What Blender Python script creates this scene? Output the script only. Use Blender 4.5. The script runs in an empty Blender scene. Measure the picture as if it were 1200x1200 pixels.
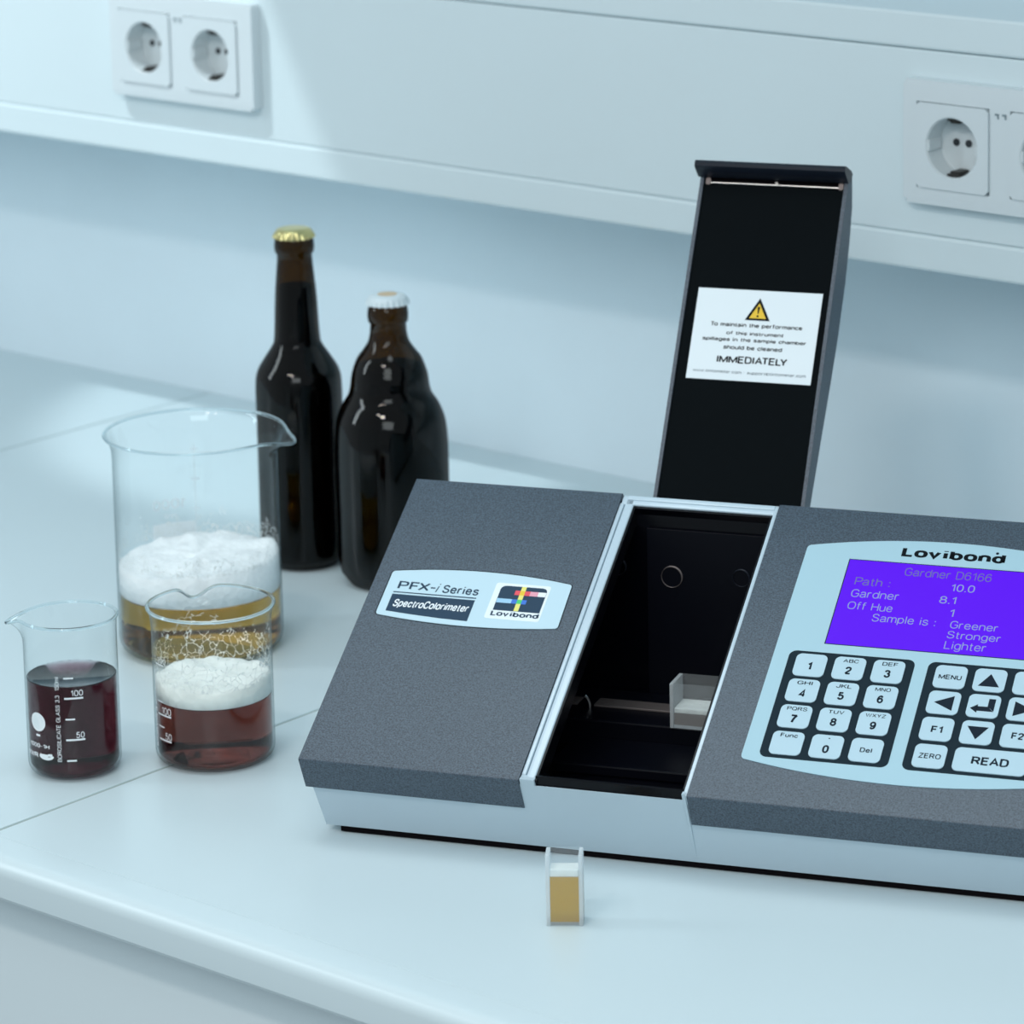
import bpy, bmesh, math, random
from math import sin, cos, pi, radians, hypot
from mathutils import Vector, Matrix
random.seed(7)
sc = bpy.context.scene
COL = sc.collection

# ------------------------------------------------------------------ camera
CAM_H = 0.7408
TH, ROLL, YAW = 0.1909800, -0.0153330, 0.6911
def _rz(v, a):
    return Vector((cos(a)*v[0]-sin(a)*v[1], sin(a)*v[0]+cos(a)*v[1], v[2]))
_u0 = Vector((1, 0, 0)); _v0 = Vector((0, -sin(TH), -cos(TH))); _d0 = Vector((0, cos(TH), -sin(TH)))
_r = _u0*cos(ROLL) - _v0*sin(ROLL)
_dn = _u0*sin(ROLL) + _v0*cos(ROLL)
_r, _dn, _d0 = _rz(_r, YAW), _rz(_dn, YAW), _rz(_d0, YAW)
cam_data = bpy.data.cameras.new('camera')
cam = bpy.data.objects.new('camera', cam_data)
COL.objects.link(cam)
_m = Matrix.Identity(4)
for i in range(3):
    _m[i][0] = _r[i]; _m[i][1] = -_dn[i]; _m[i][2] = -_d0[i]
_m.translation = Vector((0, 0, CAM_H))
cam.matrix_world = _m
cam_data.sensor_width = 36
cam_data.lens = 4354.53/1200*36
cam_data.shift_x = (600-728.79)/1200
cam_data.shift_y = (214.50-600)/1200
cam_data.clip_start = 0.05
cam_data.dof.use_dof = True
cam_data.dof.focus_distance = 2.02
cam_data.dof.aperture_fstop = 13.5
sc.camera = cam

# ------------------------------------------------------------------ world, lights, exposure
W = bpy.data.worlds.new('world'); sc.world = W
W.use_nodes = True
W.node_tree.nodes['Background'].inputs[0].default_value = (0.80, 0.93, 1.0, 1)
W.node_tree.nodes['Background'].inputs[1].default_value = 0.52
sc.view_settings.view_transform = 'Standard'
sc.view_settings.look = 'None'
sc.view_settings.exposure = -0.06
sc.view_settings.gamma = 1.0
sc.view_settings.use_curve_mapping = False
sc.cycles.use_denoising = True
sc.cycles.max_bounces = 14
sc.cycles.transmission_bounces = 12
sc.cycles.transparent_max_bounces = 24
sc.cycles.diffuse_bounces = 4
sc.cycles.glossy_bounces = 5
sc.cycles.sample_clamp_indirect = 6
sc.cycles.blur_glossy = 0.3

def area(name, loc, target, sx, sy, power, color):
    l = bpy.data.lights.new(name, 'AREA'); l.shape = 'RECTANGLE'; l.size = sx; l.size_y = sy
    l.energy = power; l.color = color
    o = bpy.data.objects.new(name, l); COL.objects.link(o)
    o.location = loc
    o.rotation_euler = (Vector(target)-Vector(loc)).to_track_quat('-Z', 'Y').to_euler()
    return o
area('window_light', (-3.5, -0.1, 1.45), (-1.5, 1.6, 0.1), 0.35, 1.5, 15, (0.82, 0.94, 1.0))
area('front_fill', (0.5, -1.1, 1.75), (-1.3, 1.9, 0.2), 1.5, 1.1, 27, (0.86, 0.96, 1.0))  # added fill lamp behind the camera, brightens the wall and trunking
area('ceiling_light', (-1.45, 1.25, 2.35), (-1.45, 1.35, 0.0), 1.7, 0.8, 20, (0.86, 0.96, 1.0))
area('lamp_panel', (-0.75, -0.45, 2.0), (-1.6, 1.7, 0.1), 0.36, 0.15, 11, (1.0, 0.93, 0.88))
area('lamp_panel', (-1.25, -0.45, 2.0), (-1.6, 1.7, 0.1), 0.16, 0.15, 5, (1.0, 0.93, 0.88))
sl = bpy.data.lights.new('wall_spot', 'SPOT'); sl.energy = 88; sl.color = (0.88, 0.97, 1.0)
sl.spot_size = radians(21); sl.spot_blend = 0.3; sl.shadow_soft_size = 0.022
so = bpy.data.objects.new('wall_spot', sl); COL.objects.link(so)
so.location = (-2.66, 1.20, 1.8)
so.rotation_euler = (Vector((-2.10, 1.92, 0.50))-Vector(so.location)).to_track_quat('-Z', 'Y').to_euler()

# ------------------------------------------------------------------ materials
def newmat(name):
    m = bpy.data.materials.new(name); m.use_nodes = True
    return m, m.node_tree.nodes, m.node_tree.links, m.node_tree.nodes['Principled BSDF']
def mat(name, col, rough=0.5, metal=0.0, spec=0.5, noise=None, bump=None, coat=0.0):
    """noise=(scale, amount): faint colour variation; bump=(scale, strength)"""
    m, n, l, p = newmat(name)
    p.inputs['Base Color'].default_value = (*col, 1); p.inputs['Roughness'].default_value = rough
    p.inputs['Metallic'].default_value = metal; p.inputs['Specular IOR Level'].default_value = spec
    p.inputs['Coat Weight'].default_value = coat
    if noise or bump:
        tc = n.new('ShaderNodeTexCoord')
    if noise:
        t = n.new('ShaderNodeTexNoise'); t.inputs['Scale'].default_value = noise[0]; t.inputs['Detail'].default_value = 4
        l.new(tc.outputs['Object'], t.inputs['Vector'])
        r = n.new('ShaderNodeValToRGB')
        a = noise[1]
        r.color_ramp.elements[0].position = 0.3; r.color_ramp.elements[1].position = 0.7
        r.color_ramp.elements[0].color = (*[max(0, c*(1-a)) for c in col], 1)
        r.color_ramp.elements[1].color = (*[min(1, c*(1+a)) for c in col], 1)
        l.new(t.outputs['Fac'], r.inputs['Fac']); l.new(r.outputs['Color'], p.inputs['Base Color'])
    if bump:
        t = n.new('ShaderNodeTexNoise'); t.inputs['Scale'].default_value = bump[0]; t.inputs['Detail'].default_value = 3
        l.new(tc.outputs['Object'], t.inputs['Vector'])
        b = n.new('ShaderNodeBump'); b.inputs['Strength'].default_value = bump[1]; b.inputs['Distance'].default_value = 0.0005
        l.new(t.outputs['Fac'], b.inputs['Height']); l.new(b.outputs['Normal'], p.inputs['Normal'])
    return m
M = {}
M['worktop'] = mat('white_laminate', (0.595, 0.70, 0.735), 0.33, spec=0.45, noise=(3.0, 0.02))
M['edge'] = mat('white_edge_strip', (0.60, 0.705, 0.74), 0.28, spec=0.5)
M['grout'] = mat('grey_green_joint', (0.33, 0.40, 0.39), 0.8)
M['cabinet'] = mat('white_cabinet_lacquer', (0.68, 0.77, 0.80), 0.45)
M['wall'] = mat('painted_wall', (0.72, 0.83, 0.89), 0.85, spec=0.2, noise=(6.0, 0.03), bump=(60, 0.3))
M['trunk'] = mat('white_trunking', (0.66, 0.765, 0.80), 0.42, spec=0.4, noise=(5, 0.012))
M['floor'] = mat('grey_floor', (0.35, 0.38, 0.40), 0.5, noise=(4, 0.1))
M['socket'] = mat('socket_plastic', (0.66, 0.73, 0.76), 0.3)
M['cup'] = mat('socket_cup', (0.62, 0.68, 0.70), 0.3)
M['darkhole'] = mat('dark_hole', (0.02, 0.025, 0.03), 0.7)
M['groove'] = mat('shadow_gap_plastic', (0.22, 0.29, 0.32), 0.7)
M['clip'] = mat('earth_clip_metal', (0.02, 0.018, 0.015), 0.4, metal=0.3)
M['body'] = mat('pale_grey_plastic', (0.46, 0.56, 0.625), 0.38, spec=0.4, noise=(8, 0.015))
M['rail'] = mat('pale_rail', (0.50, 0.62, 0.70), 0.2, spec=0.6)
M['liner'] = mat('black_gloss_liner', (0.001, 0.0013, 0.003), 0.22, spec=0.22)
M['block'] = mat('black_satin_block', (0.0015, 0.002, 0.005), 0.40, spec=0.15)
M['barmetal'] = mat('brushed_bar', (0.20, 0.17, 0.165), 0.45, metal=0.6)
M['lidinner'] = mat('black_panel', (0.003, 0.0048, 0.006), 0.7, spec=0.04)
M['lip'] = mat('dark_lip', (0.009, 0.013, 0.022), 0.35, spec=0.3)
M['steel'] = mat('steel_rod', (0.55, 0.55, 0.55), 0.3, metal=1)
M['overlay'] = mat('pale_blue_overlay', (0.38, 0.575, 0.66), 0.4, spec=0.3)
M['badge'] = mat('silver_badge', (0.50, 0.68, 0.77), 0.35, spec=0.4)
M['keyfield'] = mat('dark_slate_print', (0.010, 0.022, 0.032), 0.5, spec=0.08)
M['key'] = mat('pale_key', (0.43, 0.60, 0.69), 0.4)
M['ink'] = mat('dark_ink', (0.010, 0.018, 0.030), 0.6, spec=0.1)
M['inkblack'] = mat('black_ink', (0.003, 0.006, 0.009), 0.6, spec=0.1)
M['navy'] = mat('navy_print', (0.030, 0.060, 0.100), 0.5, spec=0.1)
M['greytext'] = mat('grey_ink', (0.08, 0.12, 0.15), 0.6)
M['white'] = mat('white_print', (0.80, 0.86, 0.90), 0.5)
M['label'] = mat('white_label', (0.76, 0.84, 0.88), 0.45)
M['yellow'] = mat('yellow_print', (0.80, 0.52, 0.02), 0.5)
M['pyellow'] = mat('pale_yellow_print', (0.80, 0.74, 0.18), 0.5)
M['red'] = mat('red_print', (0.75, 0.07, 0.10), 0.5)
M['pink'] = mat('pink_print', (0.76, 0.33, 0.42), 0.5)
M['blue'] = mat('blue_print', (0.03, 0.16, 0.62), 0.5)
M['lblue'] = mat('light_blue_print', (0.32, 0.58, 0.80), 0.5)
M['green'] = mat('green_print', (0.05, 0.55, 0.16), 0.5)
M['rubber'] = mat('black_rubber', (0.004, 0.003, 0.004), 0.8, spec=0.05)
M['gold'] = mat('gold_cap', (0.62, 0.56, 0.26), 0.28, metal=0.85)
M['whitecap'] = mat('white_cap', (0.66, 0.76, 0.80), 0.3, spec=0.5)
M['goldprint'] = mat('gold_print', (0.62, 0.45, 0.26), 0.4)
M['etch'] = mat('white_enamel_print', (0.78, 0.84, 0.86), 0.5)

def speckle():
    m, n, l, p = newmat('grey_textured_plastic')
    tc = n.new('ShaderNodeTexCoord')
    t = n.new('ShaderNodeTexNoise'); t.inputs['Scale'].default_value = 1100; t.inputs['Detail'].default_value = 2
    l.new(tc.outputs['Object'], t.inputs['Vector'])
    r = n.new('ShaderNodeValToRGB')
    r.color_ramp.elements[0].position = 0.30; r.color_ramp.elements[1].position = 0.72
    r.color_ramp.elements[0].color = (0.010, 0.022, 0.038, 1); r.color_ramp.elements[1].color = (0.066, 0.100, 0.140, 1)
    l.new(t.outputs['Fac'], r.inputs['Fac']); l.new(r.outputs['Color'], p.inputs['Base Color'])
    b = n.new('ShaderNodeBump'); b.inputs['Strength'].default_value = 0.5; b.inputs['Distance'].default_value = 0.0003
    l.new(t.outputs['Fac'], b.inputs['Height']); l.new(b.outputs['Normal'], p.inputs['Normal'])
    p.inputs['Roughness'].default_value = 0.46; p.inputs['Specular IOR Level'].default_value = 0.75
    return m
M['cover'] = speckle()

def thin_glass(name, tint, edge, power=3.0, refl=0.7, base=0.045, gcol=(1, 1, 1)):
    """thin sheet of glass: clear face-on, darker and more mirror-like at grazing angles"""
    m, n, l, p = newmat(name); n.remove(p)
    out = n['Material Output']
    lw = n.new('ShaderNodeLayerWeight'); lw.inputs['Blend'].default_value = 0.5
    pw = n.new('ShaderNodeMath'); pw.operation = 'POWER'; pw.inputs[1].default_value = power
    l.new(lw.outputs['Facing'], pw.inputs[0])
    mc = n.new('ShaderNodeMix'); mc.data_type = 'RGBA'
    mc.inputs['A'].default_value = (*tint, 1); mc.inputs['B'].default_value = (*edge, 1)
    l.new(pw.outputs[0], mc.inputs['Factor'])
    tr = n.new('ShaderNodeBsdfTransparent'); l.new(mc.outputs['Result'], tr.inputs['Color'])
    gl = n.new('ShaderNodeBsdfGlossy'); gl.inputs['Roughness'].default_value = 0.03; gl.inputs['Color'].default_value = (*gcol, 1)
    ma = n.new('ShaderNodeMath'); ma.operation = 'MULTIPLY_ADD'; ma.inputs[1].default_value = refl; ma.inputs[2].default_value = base
    l.new(pw.outputs[0], ma.inputs[0])
    mx = n.new('ShaderNodeMixShader'); l.new(ma.outputs[0], mx.inputs['Fac'])
    l.new(tr.outputs[0], mx.inputs[1]); l.new(gl.outputs[0], mx.inputs[2]); l.new(mx.outputs[0], out.inputs['Surface'])
    return m
M['glass'] = thin_glass('clear_glass', (0.975, 0.99, 0.992), (0.20, 0.27, 0.29), 5.0, 0.40, 0.03)
M['brownglass'] = thin_glass('brown_bottle_glass', (0.20, 0.115, 0.012), (0.01, 0.004, 0.001), 1.6, 0.13, 0.018)
M['plasticclear'] = thin_glass('frosted_cell_glass', (0.90, 0.93, 0.94), (0.7, 0.76, 0.8), 2.0, 0.25, 0.05)

def solid_glass(name, col, ior=1.45, rough=0.0, dens=None, vcol=None):
    m, n, l, p = newmat(name); n.remove(p)
    out = n['Material Output']
    g = n.new('ShaderNodeBsdfGlass'); g.inputs['Color'].default_value = (*col, 1); g.inputs['IOR'].default_value = ior; g.inputs['Roughness'].default_value = rough
    l.new(g.outputs[0], out.inputs['Surface'])
    if dens:
        v = n.new('ShaderNodeVolumeAbsorption'); v.inputs['Color'].default_value = (*vcol, 1); v.inputs['Density'].default_value = dens
        l.new(v.outputs[0], out.inputs['Volume'])
    return m
M['rimglass'] = solid_glass('rim_glass', (0.93, 0.97, 0.98))
M['amber'] = solid_glass('amber_beer', (1, 1, 1), 1.33, 0.0, 42, (0.87, 0.70, 0.10))
M['brown'] = solid_glass('brown_beer', (1, 1, 1), 1.33, 0.0, 88, (0.68, 0.40, 0.33))
M['winered'] = solid_glass('dark_red_beer', (1, 1, 1), 1.33, 0.0, 150, (0.60, 0.30, 0.38))
M['bottledark'] = mat('dark_beer_in_bottle', (0.0015, 0.001, 0.001), 0.5, spec=0.02)

def translucent(name, col, alpha):
    """cloudy filling of a small cell: part clear, part scattering"""
    m, n, l, p = newmat(name); out = n['Material Output']
    p.inputs['Base Color'].default_value = (*col, 1); p.inputs['Roughness'].default_value = 0.3
    tr = n.new('ShaderNodeBsdfTransparent'); tr.inputs['Color'].default_value = (*col, 1)
    tl = n.new('ShaderNodeBsdfTranslucent'); tl.inputs['Color'].default_value = (*col, 1)
    a = n.new('ShaderNodeMixShader'); a.inputs['Fac'].default_value = 0.5
    l.new(p.outputs[0], a.inputs[1]); l.new(tl.outputs[0], a.inputs[2])
    b = n.new('ShaderNodeMixShader'); b.inputs['Fac'].default_value = alpha
    l.new(tr.outputs[0], b.inputs[1]); l.new(a.outputs[0], b.inputs[2]); l.new(b.outputs[0], out.inputs['Surface'])
    return m
M['cellbeer'] = translucent('yellow_sample', (0.88, 0.60, 0.07), 0.62)
M['cellbrown'] = translucent('brown_sample', (0.42, 0.36, 0.33), 0.8)
M['frost'] = translucent('frosted_edge_glass', (0.90, 0.94, 0.96), 0.7)
M['frostpane'] = translucent('lightly_frosted_pane', (0.96, 0.98, 0.99), 0.12)

def foam(name, col, sc_=260, dark=0.9):
    m, n, l, p = newmat(name)
    tc = n.new('ShaderNodeTexCoord')
    v = n.new('ShaderNodeTexVoronoi'); v.inputs['Scale'].default_value = sc_; l.new(tc.outputs['Object'], v.inputs['Vector'])
    t = n.new('ShaderNodeTexNoise'); t.inputs['Scale'].default_value = 70; t.inputs['Detail'].default_value = 5; l.new(tc.outputs['Object'], t.inputs['Vector'])
    r = n.new('ShaderNodeValToRGB'); r.color_ramp.elements[0].position = 0.3; r.color_ramp.elements[1].position = 0.6
    r.color_ramp.elements[0].color = (*[c*dark for c in col], 1); r.color_ramp.elements[1].color = (*col, 1)
    l.new(t.outputs['Fac'], r.inputs['Fac']); l.new(r.outputs['Color'], p.inputs['Base Color'])
    b = n.new('ShaderNodeBump'); b.inputs['Strength'].default_value = 0.5; b.inputs['Distance'].default_value = 0.0012
    l.new(v.outputs['Distance'], b.inputs['Height']); l.new(b.outputs['Normal'], p.inputs['Normal'])
    p.inputs['Roughness'].default_value = 0.55
    p.inputs['Subsurface Weight'].default_value = 0.35; p.inputs['Subsurface Radius'].default_value = (0.01, 0.01, 0.01); p.inputs['Subsurface Scale'].default_value = 0.5
    return m
M['foamwhite'] = foam('white_foam', (0.90, 0.93, 0.94))
M['foamcream'] = foam('cream_foam', (0.86, 0.88, 0.83), 200, 0.88)

def lacing(name, scale, thr, zlo, zhi, dens=0.95):
    """dried foam net clinging to the inside of the glass, faded out at its top and bottom"""
    m, n, l, p = newmat(name); out = n['Material Output']
    tc = n.new('ShaderNodeTexCoord')
    ns = n.new('ShaderNodeTexNoise'); ns.inputs['Scale'].default_value = 90; ns.inputs['Detail'].default_value = 3
    l.new(tc.outputs['Object'], ns.inputs['Vector'])
    ad = n.new('ShaderNodeMixRGB'); ad.blend_type = 'ADD'; ad.inputs['Fac'].default_value = 0.012
    l.new(tc.outputs['Object'], ad.inputs['Color1']); l.new(ns.outputs['Color'], ad.inputs['Color2'])
    v = n.new('ShaderNodeTexVoronoi'); v.feature = 'DISTANCE_TO_EDGE'; v.inputs['Scale'].default_value = scale
    l.new(ad.outputs['Color'], v.inputs['Vector'])
    lt = n.new('ShaderNodeMath'); lt.operation = 'LESS_THAN'; lt.inputs[1].default_value = thr; l.new(v.outputs['Distance'], lt.inputs[0])
    sx = n.new('ShaderNodeSeparateXYZ'); l.new(tc.outputs['Object'], sx.inputs[0])
    mr = n.new('ShaderNodeMapRange'); mr.inputs['From Min'].default_value = zlo; mr.inputs['From Max'].default_value = zhi
    mr.inputs['To Min'].default_value = 0.75; mr.inputs['To Max'].default_value = 0.28; l.new(sx.outputs['Z'], mr.inputs['Value'])
    n2 = n.new('ShaderNodeTexNoise'); n2.inputs['Scale'].default_value = 110; l.new(tc.outputs['Object'], n2.inputs['Vector'])
    l2 = n.new('ShaderNodeMath'); l2.operation = 'LESS_THAN'; l.new(n2.outputs['Fac'], l2.inputs[0]); l.new(mr.outputs[0], l2.inputs[1])
    mu = n.new('ShaderNodeMath'); mu.operation = 'MULTIPLY'; l.new(lt.outputs[0], mu.inputs[0]); l.new(l2.outputs[0], mu.inputs[1])
    m3 = n.new('ShaderNodeMath'); m3.operation = 'MULTIPLY'; m3.inputs[1].default_value = dens; l.new(mu.outputs[0], m3.inputs[0])
    p.inputs['Base Color'].default_value = (0.80, 0.82, 0.80, 1)
    tr = n.new('ShaderNodeBsdfTransparent'); mx = n.new('ShaderNodeMixShader')
    l.new(m3.outputs[0], mx.inputs['Fac']); l.new(tr.outputs[0], mx.inputs[1]); l.new(p.outputs[0], mx.inputs[2]); l.new(mx.outputs[0], out.inputs['Surface'])
    return m

def screen():
    m, n, l, p = newmat('backlit_lcd')
    p.inputs['Base Color'].default_value = (0.01, 0.0, 0.05, 1)
    p.inputs['Emission Color'].default_value = (0.118, 0.008, 1.0, 1); p.inputs['Emission Strength'].default_value = 0.93
    p.inputs['Roughness'].default_value = 0.35; p.inputs['Specular IOR Level'].default_value = 0.1
    return m
M['lcd'] = screen()
def emit(name, col, s):
    m, n, l, p = newmat(name)
    p.inputs['Base Color'].default_value = (0, 0, 0, 1); p.inputs['Emission Color'].default_value = (*col, 1); p.inputs['Emission Strength'].default_value = s
    return m
M['lcdtext'] = emit('lcd_pixels_bright', (0.25, 0.32, 0.66), 1.0)
M['lcddim'] = emit('lcd_pixels_dim', (0.13, 0.13, 0.42), 1.0)

# ------------------------------------------------------------------ helpers
def link(name, bm, m, parent=None, smooth=False, angle=None):
    bmesh.ops.recalc_face_normals(bm, faces=bm.faces[:])
    me = bpy.data.meshes.new(name); bm.to_mesh(me); bm.free()
    me.materials.append(M[m] if isinstance(m, str) else m)
    if smooth:
        for f in me.polygons: f.use_smooth = True
        if angle is not None:
            me.set_sharp_from_angle(angle=radians(angle))
    o = bpy.data.objects.new(name, me); COL.objects.link(o)
    if parent: o.parent = parent
    return o
def empty(name, loc=(0, 0, 0), rz=0.0):
    o = bpy.data.objects.new(name, None); COL.objects.link(o)
    o.location = loc; o.rotation_euler = (0, 0, rz); o.empty_display_size = 0.02
    return o
def tag(o, label=None, cat=None, group=None, kind=None):
    if label: o['label'] = label
    if cat: o['category'] = cat
    if group: o['group'] = group
    if kind: o['kind'] = kind
    return o
def box(bm, x0, x1, y0, y1, z0, z1, bev=0.0, seg=2):
    vs = [bm.verts.new((x, y, z)) for x in (x0, x1) for y in (y0, y1) for z in (z0, z1)]
    fs = [(0, 1, 3, 2), (4, 6, 7, 5), (0, 4, 5, 1), (2, 3, 7, 6), (0, 2, 6, 4), (1, 5, 7, 3)]
    faces = [bm.faces.new([vs[i] for i in f]) for f in fs]
    if bev:
        es = list({e for f in faces for e in f.edges})
        bmesh.ops.bevel(bm, geom=es, offset=bev, segments=seg, affect='EDGES', profile=0.5)
def extr(bm, pts, fn, d0, d1):
    """prism: 2-D outline pts, fn(a, b, d) -> 3-D"""
    A = [bm.verts.new(fn(a, b, d0)) for a, b in pts]; B = [bm.verts.new(fn(a, b, d1)) for a, b in pts]
    n = len(pts)
    bm.faces.new(A); bm.faces.new(B[::-1])
    for i in range(n):
        bm.faces.new((A[i], A[(i+1) % n], B[(i+1) % n], B[i]))
def bev_all(bm, off, seg=2, ang=30):
    es = [e for e in bm.edges if len(e.link_faces) == 2 and e.calc_face_angle(0) > radians(ang)]
    bmesh.ops.bevel(bm, geom=es, offset=off, segments=seg, affect='EDGES', profile=0.5)
def rrect(x0, x1, y0, y1, r, seg=5):
    P = []
    for cx, cy, a in ((x1-r, y1-r, 0), (x0+r, y1-r, 90), (x0+r, y0+r, 180), (x1-r, y0+r, 270)):
        for k in range(seg+1):
            t = radians(a + 90*k/seg); P.append((cx+r*cos(t), cy+r*sin(t)))
    return P
def cyl(bm, p0, p1, r0, r1=None, n=20):
    r1 = r0 if r1 is None else r1
    p0, p1 = Vector(p0), Vector(p1); d = (p1-p0).normalized()
    a = d.orthogonal().normalized(); b = d.cross(a)
    A = [bm.verts.new(p0 + (a*cos(2*pi*i/n)+b*sin(2*pi*i/n))*r0) for i in range(n)]
    B = [bm.verts.new(p1 + (a*cos(2*pi*i/n)+b*sin(2*pi*i/n))*r1) for i in range(n)]
    bm.faces.new(A[::-1]); bm.faces.new(B)
    for i in range(n): bm.faces.new((A[i], A[(i+1) % n], B[(i+1) % n], B[i]))
def lathe(bm, prof, n=64, close=False, fn=None):
    rings = []
    for r, z in prof:
        if r < 1e-7:
            rings.append([bm.verts.new((0, 0, z))]); continue
        ring = []
        for i in range(n):
            t = 2*pi*i/n
            rr, zz = (r, z) if fn is None else fn(r, z, t)
            ring.append(bm.verts.new((rr*cos(t), rr*sin(t), zz)))
        rings.append(ring)
    for A, B in zip(rings, rings[1:]):
        for i in range(n):
            j = (i+1) % n
            if len(A) == 1 and len(B) == 1: continue
            if len(A) == 1: bm.faces.new((A[0], B[i], B[j]))
            elif len(B) == 1: bm.faces.new((A[i], A[j], B[0]))
            else: bm.faces.new((A[i], A[j], B[j], B[i]))
    return rings
def cut(o, bmc):
    """cut a closed shape out of o for good; the cutter is removed again"""
    bmesh.ops.recalc_face_normals(bmc, faces=bmc.faces[:])
    me = bpy.data.meshes.new('cutter'); bmc.to_mesh(me); bmc.free()
    c = bpy.data.objects.new('cutter', me); COL.objects.link(c); c.matrix_world = Matrix.Identity(4)
    if o.parent:
        q = o.parent; c.location = Vector(q.location); c.rotation_euler = q.rotation_euler
    md = o.modifiers.new('cut', 'BOOLEAN'); md.operation = 'DIFFERENCE'; md.object = c; md.solver = 'EXACT'
    bpy.context.view_layer.update()
    nm = bpy.data.meshes.new_from_object(o.evaluated_get(bpy.context.evaluated_depsgraph_get()))
    o.modifiers.clear(); old = o.data; nm.name = old.name; o.data = nm
    bpy.data.meshes.remove(old); bpy.data.objects.remove(c); bpy.data.meshes.remove(me)
# ---- a plain drawn alphabet: strokes on a grid, capitals 7 high, small letters 5 high
_G = {}
def _g(ch, adv, *st): _G[ch] = (adv, st)
def C(*p): return ('c', p)
def Ln(*p): return ('l', p)
_o = lambda w, h, y=0: C((w/2, y), (w*0.12, y+h*0.12), (0, y+h/2), (w*0.12, y+h*0.88), (w/2, y+h), (w*0.88, y+h*0.88), (w, y+h/2), (w*0.88, y+h*0.12), (w/2, y))
_g(' ', 3.6)
_g('A', 5.4, Ln((0, 0), (2.7, 7), (5.4, 0)), Ln((1, 2.4), (4.4, 2.4)))
_g('B', 4.6, Ln((0, 0), (0, 7), (2.8, 7)), C((2.8, 7), (4.2, 6.6), (4.3, 5.3), (4.0, 4.2), (2.8, 3.8)), Ln((0, 3.8), (2.8, 3.8)), C((2.8, 3.8), (4.4, 3.2), (4.7, 1.9), (4.3, 0.5), (2.8, 0)), Ln((2.8, 0), (0, 0)))
_g('C', 5, C((5, 5.2), (4.3, 6.6), (2.6, 7), (0.7, 6.2), (0, 3.5), (0.7, 0.8), (2.6, 0), (4.3, 0.4), (5, 1.8)))
_g('D', 4.9, Ln((0, 0), (0, 7), (2.2, 7)), C((2.2, 7), (4.3, 6.2), (4.9, 3.5), (4.3, 0.8), (2.2, 0)), Ln((2.2, 0), (0, 0)))
_g('E', 4.3, Ln((4.3, 7), (0, 7), (0, 0), (4.3, 0)), Ln((0, 3.7), (3.9, 3.7)))
_g('F', 4.1, Ln((4.1, 7), (0, 7), (0, 0)), Ln((0, 3.6), (3.6, 3.6)))
_g('G', 5.2, C((5, 5.4), (4.2, 6.7), (2.6, 7), (0.7, 6.2), (0, 3.5), (0.7, 0.8), (2.6, 0), (4.3, 0.4), (5.2, 1.5)), Ln((5.2, 1.2), (5.2, 3.3), (2.9, 3.3)))
_g('H', 4.8, Ln((0, 0), (0, 7)), Ln((4.8, 0), (4.8, 7)), Ln((0, 3.7), (4.8, 3.7)))
_g('I', 0.5, Ln((0.25, 0), (0.25, 7)))
_g('J', 3.6, Ln((3.6, 7), (3.6, 2)), C((3.6, 2), (3.1, 0.5), (1.8, 0), (0.5, 0.5), (0, 2)))
_g('K', 4.8, Ln((0, 0), (0, 7)), Ln((4.6, 7), (0, 2.7)), Ln((1.6, 4.2), (4.8, 0)))
_g('L', 3.9, Ln((0, 7), (0, 0), (3.9, 0)))
_g('M', 6.6, Ln((0, 0), (0, 7)), Ln((0.1, 6.8), (3.3, 0.6), (6.5, 6.8)), Ln((6.6, 7), (6.6, 0)))
_K = {'FX': -1.2, 'LY': -1.9, 'AT': -1.3, 'TE': -0.2, 'Lo': -0.6, 'ov': -0.3, 'vi': 0.5, 'ib': 0.3, 'To': -1.0, 'Pa': -0.5, 'RE': 0.0, 'EA': -0.3, 'ro': -0.3, 'rf': -0.2, 'KL': -0.3}
_g('N', 4.9, Ln((0, 0), (0, 7)), Ln((0.1, 7), (4.8, 0)), Ln((4.9, 0), (4.9, 7)))
_g('O', 5.6, _o(5.6, 7))
_g('P', 4.5, Ln((0, 0), (0, 7), (2.8, 7)), C((2.8, 7), (4.2, 6.5), (4.5, 5.2), (4.2, 3.8), (2.8, 3.3)), Ln((2.8, 3.3), (0, 3.3)))
_g('Q', 5.6, _o(5.6, 7), Ln((3.4, 1.8), (5.6, -0.3)))
_g('R', 4.9, Ln((0, 0), (0, 7), (2.8, 7)), C((2.8, 7), (4.2, 6.5), (4.5, 5.3), (4.2, 4.0), (2.8, 3.6)), Ln((2.8, 3.6), (0, 3.6)), Ln((2.6, 3.6), (4.9, 0)))
_g('S', 4.6, C((4.4, 5.4), (3.7, 6.7), (2.2, 7), (0.7, 6.5), (0.2, 5.3), (0.8, 4.2), (2.3, 3.7), (3.9, 3.1), (4.6, 1.9), (3.9, 0.5), (2.3, 0), (0.7, 0.4), (0, 1.8)))
_g('T', 4.8, Ln((0, 7), (4.8, 7)), Ln((2.4, 7), (2.4, 0)))
_g('U', 4.8, Ln((0, 7), (0, 2.2)), C((0, 2.2), (0.6, 0.6), (2.4, 0), (4.2, 0.6), (4.8, 2.2)), Ln((4.8, 2.2), (4.8, 7)))
_g('V', 5.2, Ln((0, 7), (2.6, 0), (5.2, 7)))
_g('W', 7.6, Ln((0, 7), (2.0, 0), (3.8, 6.8), (5.6, 0), (7.6, 7)))
_g('X', 5.0, Ln((0, 0), (5.0, 7)), Ln((0, 7), (5.0, 0)))
_g('Y', 5.0, Ln((0, 7), (2.5, 3), (5.0, 7)), Ln((2.5, 3), (2.5, 0)))
_g('Z', 4.7, Ln((0, 7), (4.6, 7), (0, 0), (4.7, 0)))
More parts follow.
